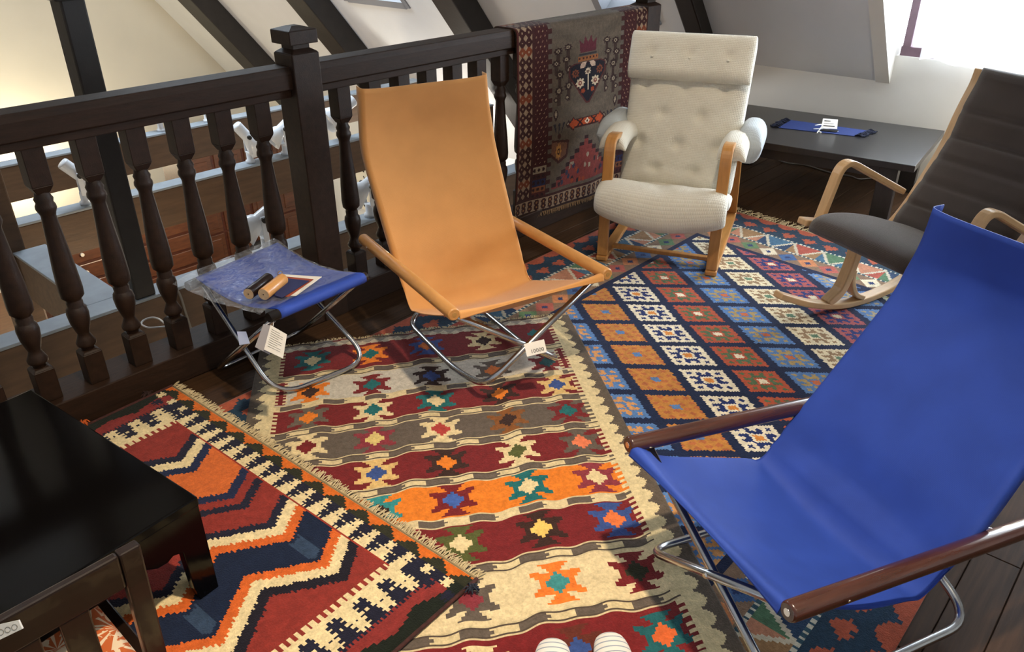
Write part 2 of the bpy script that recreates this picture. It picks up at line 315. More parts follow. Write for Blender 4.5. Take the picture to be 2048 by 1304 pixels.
# ------------------------------------------------------------------ railing
RZT, RZB, SP, BU0, GAP = 0.8826, 0.106, 0.14778, 0.6087, 0.199
rail = thing('railing', 'dark turned wooden railing along the edge of the loft', 'railing', (2.2, V0+0.03, 0))
RX, RY = 2.2, V0+0.03
def rb(a, b): return (a[0]-RX, a[1]-RY, a[2]), (b[0]-RX, b[1]-RY, b[2])
def rail_run(u0, u1):
    g = MB(); sec = [(-0.052, 0.0), (-0.052, 0.052), (-0.044, 0.075), (0.044, 0.075), (0.052, 0.052), (0.052, 0.0), (0.036, -0.004), (0.036, -0.030), (-0.036, -0.030), (-0.036, -0.004)]
    zc = RZT+0.030; n = len(sec)
    vs = [(u0-RX, y, zc+z) for y, z in sec]+[(u1-RX, y, zc+z) for y, z in sec]
    g.add(vs, [tuple(range(n)), tuple(reversed(range(n, 2*n)))]+[(i, n+i, n+(i+1) % n, (i+1) % n) for i in range(n)])
    g.build('handrail', RAILWOOD, rail, bevel=0.003)
NU, NU2 = 1.640, 3.83
rail_run(-1.5, NU-0.055); rail_run(NU+0.055, NU2-0.05)
MB().box(*rb((-1.5, 2.44, 0), (U_END, 2.60, RZB))).build('bottom_rail', RAILWOOD, rail, bevel=0.004)
prof = [(0.019, 0.115), (0.020, 0.125), (0.029, 0.132), (0.030, 0.142), (0.022, 0.160), (0.0175, 0.172), (0.022, 0.186), (0.030, 0.215), (0.033, 0.245), (0.030, 0.262), (0.024, 0.268), (0.025, 0.285), (0.022, 0.292), (0.034, 0.305), (0.036, 0.33),
        (0.033, 0.40), (0.026, 0.49), (0.021, 0.57), (0.023, 0.578), (0.029, 0.592), (0.028, 0.602), (0.024, 0.610), (0.027, 0.622), (0.022, 0.632), (0.020, 0.645)]
bal = MB(); bal.box((-0.030, -0.030, 0), (0.030, 0.030, 0.108))
bal.hexa([(-0.030, -0.030, 0.108), (0.030, -0.030, 0.108), (0.030, 0.030, 0.108), (-0.030, 0.030, 0.108)]+[(-0.022, -0.022, 0.116), (0.022, -0.022, 0.116), (0.022, 0.022, 0.116), (-0.022, 0.022, 0.116)])
bal.lathe(prof, n=16)
bal.hexa([(-0.018, -0.018, 0.640), (0.018, -0.018, 0.640), (0.018, 0.018, 0.640), (-0.018, 0.018, 0.640), (-0.030, -0.030, 0.664), (0.030, -0.030, 0.664), (0.030, 0.030, 0.664), (-0.030, 0.030, 0.664)])
bal.box((-0.030, -0.030, 0.664), (0.030, 0.030, RZT-RZB+0.002))
b0 = None
for k in range(-4, 20):
    u = BU0+SP*k+(GAP if k >= 7 else 0)-0.030
    if u > NU2-0.08: continue
    if b0 is None: b = b0 = bal.build('baluster', DARKWOOD, rail, bevel=0.002, seg=1)
    else: b = b0.copy(); C.objects.link(b); b.parent = rail
    b.location = (u-RX, 0, RZB)
for u, hw, zs in ((NU, 0.056, 1.028), (NU2, 0.062, 0.995)):
    g = MB().box((u-hw-RX, -hw-0.012, 0), (u+hw-RX, hw-0.012, zs))
    q = hw*0.62; g.hexa([(u-hw-RX, -hw-0.012, zs), (u+hw-RX, -hw-0.012, zs), (u+hw-RX, hw-0.012, zs), (u-hw-RX, hw-0.012, zs), (u-q-RX, -q-0.012, zs+0.014), (u+q-RX, -q-0.012, zs+0.014), (u+q-RX, q-0.012, zs+0.014), (u-q-RX, q-0.012, zs+0.014)])
    nw = g.build('newel_post', DARKWOOD, rail, bevel=0.004)
    g = MB().box((u-q-RX, -q-0.012, zs+0.010), (u+q-RX, q-0.012, zs+0.032)); h = hw*1.02
    g.box((u-h-RX, -h-0.012, zs+0.030), (u+h-RX, h-0.012, zs+0.075))
    g.hexa([(u-h-RX, -h-0.012, zs+0.075), (u+h-RX, -h-0.012, zs+0.075), (u+h-RX, h-0.012, zs+0.075), (u-h-RX, h-0.012, zs+0.075), (u-h*.3-RX, -h*.3-0.012, zs+0.087), (u+h*.3-RX, -h*.3-0.012, zs+0.087), (u+h*.3-RX, h*.3-0.012, zs+0.087), (u-h*.3-RX, h*.3-0.012, zs+0.087)])
    g.build('newel_cap', DARKWOOD, nw, bevel=0.003)

# ------------------------------------------------------------------ rugs: a grid of woven cells, one colour per cell
def paint(nx, ny, base): return np.tile(np.array(lin(base)), (ny, nx, 1))
class Weave:
    def __init__(s, w, h, cell, base):
        s.nx, s.ny = int(round(w/cell)), int(round(h/cell)); s.cell = cell; s.im = paint(s.nx, s.ny, base)
        s.X, s.Y = np.meshgrid((np.arange(s.nx)+0.5)*cell, (np.arange(s.ny)+0.5)*cell); s.W, s.H = w, h
    def set(s, mask, col): s.im[mask] = lin(col)
    def poly(s, P, col, X=None, Y=None):
        X = s.X if X is None else X; Y = s.Y if Y is None else Y; P = np.array(P); m = np.zeros(X.shape, bool); n = len(P)
        for i in range(n):
            (x0, y0), (x1, y1) = P[i], P[(i+1) % n]
            if y0 == y1: continue
            m ^= ((y0 > Y) != (y1 > Y)) & (X < (x1-x0)*(Y-y0)/(y1-y0)+x0)
        s.set(m, col)
def rug_mesh(name, wv, fn, parent, thick=0.006, jitter=0.09):
    """fn(x, y) arrays in rug metres -> world xyz arrays; thickness along the surface normal given by fn's fourth value"""
    nx, ny, c = wv.nx, wv.ny, wv.cell
    gx, gy = np.meshgrid(np.arange(nx+1)*c, np.arange(ny+1)*c)
    P, Nn = fn(gx, gy); top = P.reshape(-1, 3); bot = (P-Nn*thick).reshape(-1, 3); n1 = len(top)
    i = (np.arange(ny)[:, None]*(nx+1)+np.arange(nx)[None, :]).ravel()
    q = np.stack([i, i+1, i+nx+2, i+nx+1], 1)
    edge = np.concatenate([np.arange(nx+1), np.arange(1, ny+1)*(nx+1)+nx, (ny*(nx+1)+np.arange(nx-1, -1, -1)), np.arange(ny-1, 0, -1)*(nx+1)])
    e2 = np.roll(edge, -1); sides = np.stack([edge, edge+n1, e2+n1, e2], 1)
    faces = np.concatenate([q, sides, (q[:, ::-1]+n1)])
    me = bpy.data.meshes.new(name); me.vertices.add(2*n1); me.vertices.foreach_set('co', np.concatenate([top, bot]).ravel().astype(np.float32))
    me.loops.add(faces.size); me.loops.foreach_set('vertex_index', faces.ravel().astype(np.int32)); me.polygons.add(len(faces))
    me.polygons.foreach_set('loop_start', np.arange(0, faces.size, 4, dtype=np.int32)); me.update(calc_edges=True)
    col = wv.im*(1+jitter*(RNG.random((ny, nx, 1))-0.5)*2)*(1+0.06*np.sin(wv.Y/0.013)[..., None]*RNG.random((ny, 1, 1)))
    col = col.reshape(-1, 3); full = np.concatenate([col, np.tile(col.mean(0)*0.5, (len(sides), 1)), np.tile(col.mean(0)*0.6, (len(q), 1))])
    full = np.clip(np.repeat(full, 4, 0), 0, 1); full = np.concatenate([full, np.ones((len(full), 1))], 1)
    at = me.color_attributes.new('weave', 'FLOAT_COLOR', 'CORNER'); at.data.foreach_set('color', full.ravel().astype(np.float32))
    me.polygons.foreach_set('use_smooth', np.ones(len(faces), bool)); me.materials.append(RUGMAT)
    o = bpy.data.objects.new(name, me); C.objects.link(o); o.parent = parent; return o
def fringe(parent, P, D, n, length, m=FRINGE, r=0.0016, name='fringe', droop=0.0):
    """n thin strands along the polyline P, hanging out along D"""
    g = MB(); P = [np.array(p, float) for p in P]; D = np.array(D, float); seg = len(P)-1
    for k in range(n):
        t = (k+0.5)/n*seg; i = min(int(t), seg-1); a = P[i]+(P[i+1]-P[i])*(t-i); td = (P[i+1]-P[i])/np.linalg.norm(P[i+1]-P[i])
        L = length*random.uniform(0.75, 1.15); sx = random.uniform(-0.5, 0.5)*length
        b = a+D*L*0.5+td*sx*0.4+np.array((0, 0, random.uniform(-0.001, 0.004))); e = a+D*L+td*sx+np.array((0, 0, -droop))
        g.tube([a, b, e], [r, r, r*0.7], n=4, cap=False)
    o = g.build(name, m, parent); o['kind'] = 'stuff'; return o
def flat_map(FL, du, dv, z0, wav=0.0, ph=0.0, lift=None):
    FL, du, dv = np.array(FL), np.array(du), np.array(dv)
    def fn(x, y):
        X = FL[0]+du[0]*x+dv[0]*y; Y = FL[1]+du[1]*x+dv[1]*y
        Z = z0+wav*(np.sin(X*9+ph)*np.cos(Y*11+ph*2)+0.6*np.sin((X+Y)*17+ph))*0.5+wav
        if lift is not None: Z = Z+lift(X, Y)
        Nn = np.zeros(X.shape+(3,)); Nn[..., 2] = 1
        return np.stack([X, Y, Z], -1), Nn
    return fn
R_, CR_, GR_, OR_, TE_, BL_, DB_, OL_, MA_ = '#6b1f20', '#cdb98d', '#584e45', '#cf7222', '#1d5f60', '#34497f', '#35221c', '#4d5129', '#7d3038'
def teeth(X, period, duty=0.5, ph=0.0): return ((X/period+ph) % 1.0) < duty
def sawt(X, period): return np.abs(((X/period) % 1.0)-0.5)*2
# -- diamond kilim (large, right)
def make_diamond():
    U0, U1, VR, VL = 0.75, 3.70, 0.175, 2.20
    Wd, Hd = U1-U0, VL-VR
    k = Weave(Wd, Hd, 0.0068, '#16213f'); X, Y = k.X, k.Y
    NAVY, TERRA, SKY, WHITE, GREEN, TAN = '#141d3c', '#9a4b34', '#4f74a6', '#d6cdb6', '#4a6347', '#b98b3f'
    # field: diamonds on a slanted lattice measured from the photograph
    c0 = np.array([2.336-U0, 1.635-VR]); e1 = np.array([-0.0918, -0.1445]); e2 = np.array([0.1232, -0.1440])
    B = np.linalg.inv(np.stack([e1, e2], 1)); p = B[0, 0]*(X-c0[0])+B[0, 1]*(Y-c0[1]); q = B[1, 0]*(X-c0[0])+B[1, 1]*(Y-c0[1])
    ip, iq = np.round(p), np.round(q); s, t = p-ip, q-iq
    zz = 0.022*(sawt(p, 0.125)-0.5); zq = 0.022*(sawt(q, 0.125)-0.5)
    body = (np.abs(s) < 0.405+zq) & (np.abs(t) < 0.405+zz)
    sn, tn = s/0.405, t/0.405; bmp = np.array([[2, 0, 1, 0, 0], [0, 0, 1, 1, 0], [1, 1, 0, 0, 0], [0, 1, 0, 1, 0], [0, 0, 0, 0, 0]])
    mid = (np.abs(sn) < 0.2) & (np.abs(tn) < 0.2)
    ci, cj = np.clip((np.abs(sn)*4.5+0.5).astype(int), 0, 4), np.clip((np.abs(tn)*4.5+0.5).astype(int), 0, 4); code = bmp[cj, ci]; code[mid] = 2
    seqs = [(SKY, '#c08a55', '#c08a55'), ('#b0783a', '#a5603a', SKY), (WHITE, '#1b2a5e', '#c9823e'), ('#a34c33', GREEN, WHITE), (SKY, '#a08a5a', '#b5623c'), ('#d3c6a6', '#8d7255', '#5d7a62'), ('#9c4f4d', '#1f2f66', '#d3c6a6'), ('#5b7ba6', '#a39272', WHITE), ('#b9bda6', '#8f8d6a', '#9c4f4d'), ('#5b7ba6', '#24345f', WHITE)]
    for n, (ca, cb, cc) in enumerate(seqs):
        row = np.clip(iq+1, 0, 9) == n
        k.set(body & row, ca); k.set(body & row & (code == 2), cc)
        if n == 1: k.set(body & row & ((np.sin(p*37+q*11)+np.sin(q*29-p*7)) > 0.6) & (code != 2), cb)
        else: k.set(body & row & (code == 1), cb)
    # borders from the edge inwards
    dL, dR, dF, dN = Hd-Y, Y, Wd-X, X
    side = np.minimum(dL, dR); end = np.minimum(dF, dN); d = np.minimum(side, end); along = np.where(side < end, X, Y)
    k.set(d < 0.43, NAVY)
    k.set((d < 0.40) & (d > 0.30), '#7d6450')
    cell = 0.10; ph = along % cell; dia = np.abs(ph/cell-0.5)+np.abs((d-0.35)/0.10)
    col = np.floor(along/cell).astype(int)
    for n, cc in enumerate(['#b9784e', '#3c5a86', '#cfc3a8', '#56734f', '#a3554a']):
        k.set((d < 0.40) & (d > 0.30) & (dia < 0.5) & (col % 5 == n), cc); k.set((d < 0.40) & (d > 0.30) & (dia < 0.16) & (col % 5 == n), '#24345f')
    band = (d < 0.285) & (d > 0.175); k.set(band, '#b9b09b')
    ph = (along+0.0) % 0.15; tri = np.abs(ph/0.15-0.5)*2 < (0.285-d)/0.11*0.9; tri2 = np.abs(((along+0.075) % 0.15)/0.15-0.5)*2 < (d-0.175)/0.11*0.9-0.12
    col = np.floor(along/0.15).astype(int)
    for n, cc in enumerate(['#4b6b50', '#9c4a3c', '#3c6079', '#8a6a48', '#243a56', '#a9745a']):
        k.set(band & tri & (col % 6 == n), cc); k.set(band & tri2 & ((col+2) % 6 == n), cc)
    for a, b in ((0.285, 0.30), (0.16, 0.175)):
        m = (d >= a) & (d < b); k.set(m, '#2c4a58'); k.set(m & teeth(along, 0.022), '#bdb8a6')
    m = d < 0.16; k.set(m, '#1c3346')
    k.set(d < 0.055, TERRA)
    for (off, dd, cc) in ((0.0, 0.105, TERRA), (0.0, 0.055, '#1c3346')):
        ph = (along+off) % 0.11; st = np.abs(np.round((ph-0.055)/0.0115)*0.0115)+np.abs(np.round((d-dd)/0.0115)*0.0115) < 0.038; k.set(m & st, cc)
    t = thing('diamond_kilim', 'large navy kilim rug with rows of multicoloured diamonds', 'rug', ((U0+U1)/2, (VR+VL)/2, 0))
    o = np.array([(U0+U1)/2, (VR+VL)/2])
    lf = lambda X_, Y_: 0.0
    def fn(x, y):
        X_ = U0+x+0.17*np.clip((y/Hd-0.2), -1, 1)*np.clip(x/Wd, 0, 1); Y_ = VR+y
        Z = 0.0075+0.0012*(np.sin(X_*7)*np.cos(Y_*9)+1); Nn = np.zeros(x.shape+(3,)); Nn[..., 2] = 1
        return np.stack([X_-o[0], Y_-o[1], Z], -1), Nn
    rug_mesh('pile', k, fn, t)
    e = [fn(np.array([Wd]), np.array([yy]))[0][0] for yy in np.linspace(0, Hd, 12)]
    fringe(t, [q-np.array((0, 0, 0.003)) for q in e], (1, 0, 0), 330, 0.075, r=0.0022)
make_diamond()
# -- striped kilim (centre)
def make_striped():
    FL, FR = np.array([1.28, 2.43]), np.array([2.33, 1.83]); bd = np.array([-0.61, -0.79]); bd /= np.linalg.norm(bd); wv = FR-FL; W = np.linalg.norm(wv); wv /= W; H = 2.15
    k = Weave(W, H, 0.005, R_); X = k.X; k.Y = k.Y+0.075; Y = k.Y
    rows = [('A', R_, 0.205), ('B', '#b5aea0', 0.42), ('C', R_, 0.575), ('D', '#5a5047', 0.735), ('E', R_, 0.905), ('F', OR_, 1.075), ('G', R_, 1.25), ('H', '#cbb890', 1.44), ('I', R_, 1.64), ('J', '#5a5047', 1.82), ('K', R_, 2.0)]
    seps = [0.315]+[(rows[i][2]+rows[i+1][2])/2 for i in range(1, len(rows)-1)]+[2.10]
    bounds = [0.105]+seps
    for i, (nme, cc, b) in enumerate(rows): k.set((Y > bounds[i]) & (Y <= bounds[i+1]), cc)
    cols = [0.20, 0.41, 0.62, 0.84, 1.045]
    mot = {'A': [('#1d5f60', CR_), (OR_, TE_), (BL_, '#b8642c'), (CR_, DB_), (R_, TE_)], 'B': [(OR_, DB_), (R_, TE_), (DB_, BL_), (GR_, '#b8642c'), (R_, '#23494a')], 'C': [('#5f564b', OR_), (CR_, TE_), (TE_, CR_), (DB_, OR_), ('#c9a86c', BL_)],
           'D': [(CR_, R_), (MA_, '#c9b36f'), (CR_, '#a33a34'), ('#7a4a22', DB_), (R_, TE_)], 'E': [(MA_, CR_), ('#c9a86c', BL_), (DB_, OR_), (CR_, OL_), (GR_, '#cf6f4a')], 'F': [(TE_, DB_), ('#2f7f80', DB_), (R_, '#3d5a9a'), (TE_, CR_), (MA_, CR_)],
           'G': [(R_, CR_), (OL_, CR_), (OL_, CR_), (DB_, '#d6b25e'), (BL_, '#cf6a38')], 'H': [(GR_, R_), (GR_, R_), (GR_, MA_), ('#d9702a', '#3b8080'), (R_, '#2f2f20')], 'I': [(CR_, BL_), (CR_, BL_), (CR_, TE_), ('#5a2a20', BL_), ('#1f5558', '#c05a2c')],
           'J': [(CR_, R_)]*5, 'K': [(TE_, OR_)]*5}
    st = lambda v: np.round(v/0.0085)*0.0085
    for nme, cc, b in rows:
        for (mx_, (ca, cb)) in zip(cols, mot[nme]):
            x, y = st(X-mx_)*1.04, (Y-b)*1.22
            k.poly([(-0.038, -0.080), (0.038, -0.080), (0.012, -0.040), (-0.012, -0.040)], ca, x, y); k.poly([(-0.012, 0.040), (0.012, 0.040), (0.038, 0.080), (-0.038, 0.080)], ca, x, y)
            k.poly([(-0.070, -0.048), (-0.022, -0.044), (0.022, -0.044), (0.070, -0.048), (0.044, 0), (0.070, 0.048), (0.022, 0.044), (-0.022, 0.044), (-0.070, 0.048), (-0.044, 0)], ca, x, y)
            k.poly([(0, -0.044), (0.034, 0), (0, 0.044), (-0.034, 0)], cb, x, y)
    for i, sp in enumerate(seps):
        m = np.abs(Y-sp) < 0.0115; ph = np.floor((X+0.037*i)/0.070)
        k.set(m, '#c6b48b'); k.set(m & (ph % 2 == 0), '#5b5148'); k.set((np.abs(Y-sp) < 0.004) & (((X+0.037*i) % 0.140 > 0.066) & ((X+0.037*i) % 0.140 < 0.080)), '#5b5148')
        k.set((np.abs(np.abs(Y-sp)-0.0125) < 0.0022), '#4d4239'); k.set((np.abs(np.abs(Y-sp)-0.017) < 0.0026), '#bfae88')
    # end zone near the fringe: thin broken stripes
    e = Y < 0.105; yy = Y[e]+0.006*np.sin(X[e]*19)+0.004*np.sin(X[e]*47); idx = np.floor(yy/0.011).astype(int) % 7; pal = np.array([lin(c) for c in ('#3f3029', '#8d7f68', '#5b1f1d', '#b6a98d', '#4a3b33', '#6d2523', '#7c746b')])
    idx = (idx+(np.floor(X[e]/0.09+idx*0.37).astype(int) % 3 == 0)*2) % 7; k.im[e] = pal[idx]
    m = (Y > 0.09) & (Y < 0.125); k.set(m, '#8a8378'); k.set(m & (Y > 0.095+0.02*sawt(X, 0.045)), '#b9ad96'); k.set((Y > 0.118) & (Y < 0.135) & (sawt(X, 0.045) > 0.6), R_)
    # long borders
    for dd in (X, W-X):
        m = dd < 0.085; k.set(m & (k.Y > 0.07), '#c9b88f'); k.set((dd > 0.085) & (dd < 0.102) & teeth(k.Y, 0.022) & (k.Y > 0.12), '#c9b88f')
        edge = 0.022+0.026*np.round(sawt(k.Y, 0.055)*4)/4; k.set((dd < edge), '#574d43')
        k.set((dd > 0.085) & (dd < 0.12) & (Y > 0.335) & (Y < 0.475), R_); k.set((dd > 0.080) & (dd < 0.125) & (Y > 0.335) & (Y < 0.475) & ~teeth(k.Y, 0.018) & (np.abs(dd-0.102) > 0.009), '#c9b88f')
    t = thing('striped_kilim', 'red, cream and orange striped kilim rug with star motifs', 'rug', (1.25, 1.25, 0))
    f0 = flat_map(FL-np.array((1.25, 1.25))-bd*0.0527+bd*0.075, wv+0.085*bd, bd, 0.0165, wav=0.0012, ph=0.7); fm = lambda x, y: f0(x, y+0.005*np.sin(x*17+y*2)+0.004*np.sin(x*37+y*5)+0.003*np.sin(x*71)); rug_mesh('pile', k, fm, t, thick=0.006)
    e = [fm(np.array([xx]), np.array([0.0]))[0][0]-np.array((0, 0, 0.003)) for xx in np.linspace(0.0, W, 14)]
    fringe(t, e, (*-bd, 0), 300, 0.020, r=0.0018)
make_striped()
# -- chevron kilim (front left)
def make_chevron():
    A0, A1 = np.array([0.921, 2.405]), np.array([0.991, 1.013]); bd = A1-A0; L = np.linalg.norm(bd); bd /= L; ad = np.array([bd[1], -bd[0]]);
    if ad[0] > 0: ad = -ad
    Wd = 1.30; k = Weave(Wd, L, 0.005, '#7a2a22'); X, Y = k.X, k.Y; D_ = L-0.0
    NAVY, CREAM, ORA, RED = '#1c1c2c', '#d2bf93', '#c05a22', '#7e2c24'
    z = 0.052*(1-2*np.abs((((X-0.205)/0.30+0.5) % 1.0)-0.5)*2); z = np.round(z/0.0085)*0.0085; t_ = Y-z+0.004*(teeth(X+Y, 0.012))
    t_ = t_-0.02
    for a, b, cc in ((-1, 0.30, RED), (0.30, 0.335, NAVY), (0.335, 0.375, CREAM), (0.375, 0.41, '#1b2440'), (0.41, 0.565, '#bd5f2b'), (0.565, 0.60, '#1b2440'), (0.60, 0.635, '#7e2c24'), (0.635, 0.665, NAVY), (0.665, 0.755, RED), (0.755, 0.785, NAVY), (0.785, 0.825, CREAM), (0.825, 0.86, ORA),
                     (0.86, 0.975, '#131d33'), (0.975, 1.008, ORA), (1.008, 1.045, CREAM), (1.045, 1.08, '#1a1720'), (1.08, 3, RED)):
        k.set((t_ >= a) & (t_ < b), cc)
    k.set((t_ > 0.875) & (t_ < 0.960) & (np.abs(((X-0.05)/0.30) % 1.0-0.5) < 0.06+0.0*Y), '#2c3c52')
    fb = np.array([[0, 1, 0, 1, 0], [1, 1, 1, 1, 1], [0, 1, 1, 1, 0], [1, 1, 1, 1, 1], [0, 1, 0, 1, 0]])
    def flower(X, Y, per, off, cc, yc, r=0.021):
        ix = np.floor((((X+off) % per)-per/2)/(2*r/5)+2.5).astype(int); iy = np.floor((Y-yc)/(2*r/5)+2.5).astype(int); ok = (ix >= 0) & (ix < 5) & (iy >= 0) & (iy < 5)
        k.set(ok & (fb[np.clip(iy, 0, 4), np.clip(ix, 0, 4)] == 1), cc)
    for dd in (Y, L-Y):        # borders on the two long sides
        k.set(dd < 0.215, CREAM); k.set((dd > 0.195) & (dd < 0.222) & ~teeth(X, 0.021, 0.55), RED); k.set((dd > 0.20) & (dd < 0.215) & teeth(X, 0.021, 0.55), CREAM)
        k.set(dd < 0.135, NAVY)
        flower(X, dd, 0.078, 0.0, CREAM, 0.114); flower(X, dd, 0.078, 0.039, NAVY, 0.156)
        ed = 0.085+0.0*X; k.set((dd < 0.093) & (teeth(X, 0.012) | (dd < 0.083)), '#7a2b27')
        ed = 0.034+0.024*np.round(sawt(X, 0.16)*4)/4; k.set(dd < ed, '#171c14')
    m = X < 0.070              # border along the fringe edge
    k.set(m & (Y > 0.1) & (Y < L-0.06), NAVY); k.set((X > 0.070) & (X < 0.106) & (Y > 0.17) & (Y < L-0.17), CREAM)
    flower(Y, X, 0.066, 0.01, CREAM, 0.055, 0.0165); flower(Y, X, 0.066, 0.043, NAVY, 0.087, 0.0165)
    k.set((X > 0.106) & (X < 0.111) & (Y > 0.2) & (Y < L-0.2), '#8a2f22')
    m = (X < 0.040); k.set(m & (Y > 0.03), '#2a2a1c'); k.set(m & (np.round(sawt(Y, 0.095)*5)/5*0.040 > X*1.0), '#c0601f'); k.set(X < 0.004, '#a99672')
    t = thing('chevron_kilim', 'orange, navy and cream zigzag kilim rug lying partly under the black low table', 'rug', (0.4, 1.7, 0))
    o = np.array((0.4, 1.7)); bump = lambda X_, Y_: 0.0
    fm = flat_map(A0-o, ad, bd, 0.0255, wav=0.0010, ph=2.1); rug_mesh('pile', k, fm, t, thick=0.006)
    e = [fm(np.array([0.0]), np.array([yy]))[0][0]-np.array((0, 0, 0.002)) for yy in np.linspace(0.0, L, 16)]
    fringe(t, e, (*-ad, 0), 420, 0.030, r=0.0019)
    MB().tube([q+np.array((*(ad*0.001), 0.002)) for q in e], 0.0028, n=6).build('edge_cord', mat('edge_cord', '#8f7d5c', 0.9), t)
    for yy in (0.0, L):
        pts = [fm(np.array([xx]), np.array([yy]))[0][0]-np.array((0, 0, 0.001)) for xx in np.linspace(0, Wd, 20)]
        MB().tube(pts, 0.0055, n=6).build('side_cord', CORD, t)
    tm = mat('orange_tassel', '#c55a1c', 0.9, noise=0.3, nscale=90); bt = mat('navy_tassel', '#1b2233', 0.9, noise=0.3, nscale=90); dt = mat('brown_tassel', '#2c1512', 0.9, noise=0.3, nscale=90)
    for xx, yy, mm in ((0.30, -0.012, tm), (0.085, -0.012, dt), (0.035, L+0.012, bt)):
        p = fm(np.array([xx]), np.array([yy]))[0][0]; g = MB()
        for q in range(26):
            a = random.uniform(0, 2*PI); r = random.uniform(0.006, 0.022); g.tube([p, p+np.array((math.cos(a)*r*.6, math.sin(a)*r*.6, random.uniform(0.003, 0.014))), p+np.array((math.cos(a)*r, math.sin(a)*r, random.uniform(-0.003, 0.006)))], 0.0022, n=4, cap=False)
        g.build('tassel', mm, t)
make_chevron()
# -- pile rug hanging over the handrail
def make_hanging():
    U0, U1 = 2.735, 3.775; Wd = U1-U0
    zt = RZT+0.1115; vf, vb = V0-0.040, V0+0.105
    # path over the rail: back drop, over the top, down the front
    pts = fillet([(vb+0.004, zt-0.12), (vb, zt+0.0), (vf, zt+0.0), (vf-0.012, 0.45), (vf+0.012, 0.085)], [0.03, 0.035, 0.3], 8)
    pts = [np.array(p) for p in pts]; ln = np.concatenate([[0], np.cumsum([np.linalg.norm(pts[i+1]-pts[i]) for i in range(len(pts)-1)])])
    vv, zz = np.array([p[0] for p in pts]), np.array([p[1] for p in pts]); s1 = ln[-1]; H = s1; over = 0.245; Hh = H-over
    k = Weave(Wd, H, 0.0045, '#584d41'); X = k.X; Y = k.Y-over          # Y: down from the rail top
    DR, DB2, CRM, ORG = '#3a1416', '#241214', '#8f7860', '#8a3a1c'
    k.im *= (1+0.10*np.sin(Y*70+3*np.sin(X*9))[..., None])
    cx = Wd/2; ax = X-cx
    def ros(xc, yc, r, ca, cb=None):
        dx, dy = X-xc, (Y-yc)*0.8; rr = np.hypot(dx, dy); an = np.arctan2(dy, dx); k.set(rr < r*(0.86+0.14*np.cos(8*an)), ca)
        if cb: k.set(rr < r*0.42, cb); k.set(rr < r*0.18, ca)
    Yr = Y; Y = np.interp(Yr, [-1, 0, .08, .155, .16, .195, .20, .40, .45, .525, .56, .80, .9], [-1, 0, .03, .17, .18, .25, .28, .56, .585, .665, .70, .84, .9])
    Xr = X; X = cx+(Xr-cx)/1.25; ax = X-cx
    def pl(P, cc): k.poly(P, cc, X, Y)
    # field motifs
    for sx in (-1, 1):
        for col_ in (0.125, 0.185):
            for n in range(4):
                yc = 0.10+0.105*n+0.02*(col_ > 0.15); k.set((np.abs(ax-sx*(col_+0.012*math.sin(n*2))) < 0.010) & (Y > yc) & (Y < yc+0.10), '#3a2a24'); ros(cx+sx*(col_+0.012*math.sin(n*2)), yc, 0.027, '#2e1c1a', '#8d7f6b')
        for (px, py, r) in ((0.13, 0.49, 0.022), (0.20, 0.49, 0.022), (0.20, 0.57, 0.020), (0.12, 0.62, 0.022)):
            k.set(np.abs(ax-sx*px)/0.8+np.abs(Y-py) < r, '#2e1c1a'); k.set(np.abs(ax-sx*px)/0.8+np.abs(Y-py) < r*0.5, '#8d7f6b')
        pl([(cx+sx*0.11, 0.70), (cx+sx*0.24, 0.68), (cx+sx*0.23, 0.735), (cx+sx*0.175, 0.765), (cx+sx*0.12, 0.75)], '#3f1f1c'); pl([(cx+sx*0.122, 0.708), (cx+sx*0.23, 0.692), (cx+sx*0.222, 0.73), (cx+sx*0.175, 0.755), (cx+sx*0.13, 0.742)], '#6e4a38'); ros(cx+sx*0.178, 0.728, 0.020, '#a9793e', '#3a2018')
        for q in range(3): pl([(cx+sx*(0.14+0.03*q), 0.60), (cx+sx*(0.165+0.015*q), 0.66), (cx+sx*(0.155+0.03*q), 0.605)], '#24202a')
        ros(cx+sx*0.176, 0.672, 0.012, '#3a1f1c')
    pl([(cx-0.055, 0.06), (cx-0.03, 0.10), (cx-0.02, 0.03), (cx, 0.09), (cx+0.02, 0.03), (cx+0.03, 0.10), (cx+0.055, 0.06), (cx+0.05, 0.17), (cx-0.05, 0.17)], '#54202a')
    k.set((np.abs(ax) < 0.055) & (Y > 0.18) & (Y < 0.20), '#2c2a30'); k.set((np.abs(ax) < 0.065) & (Y > 0.205) & (Y < 0.25), '#86512b'); k.set((np.abs(ax) < 0.06) & (np.abs(Y-0.228) < 0.008) & teeth(X, 0.022), '#3a1a14')
    pl([(cx-0.12, 0.30), (cx-0.085, 0.28), (cx+0.085, 0.28), (cx+0.12, 0.30), (cx+0.12, 0.36), (cx+0.01, 0.56), (cx-0.01, 0.56), (cx-0.12, 0.36)], '#4a1d1b'); pl([(cx-0.112, 0.304), (cx-0.08, 0.287), (cx+0.08, 0.287), (cx+0.112, 0.304), (cx+0.110, 0.356), (cx+0.008, 0.545), (cx-0.008, 0.545), (cx-0.110, 0.356)], '#15141f')
    ros(cx, 0.345, 0.020, '#c4b094', '#3a1c1c'); ros(cx-0.048, 0.415, 0.028, '#c4b094', '#6a2420'); ros(cx+0.048, 0.415, 0.028, '#c4b094', '#6a2420'); ros(cx-0.078, 0.345, 0.024, '#6f3a22', '#2a1614'); ros(cx+0.078, 0.345, 0.024, '#6f3a22', '#2a1614'); k.set((np.abs(ax) < 0.0035) & (Y > 0.365) & (Y < 0.47), '#b9a98f')
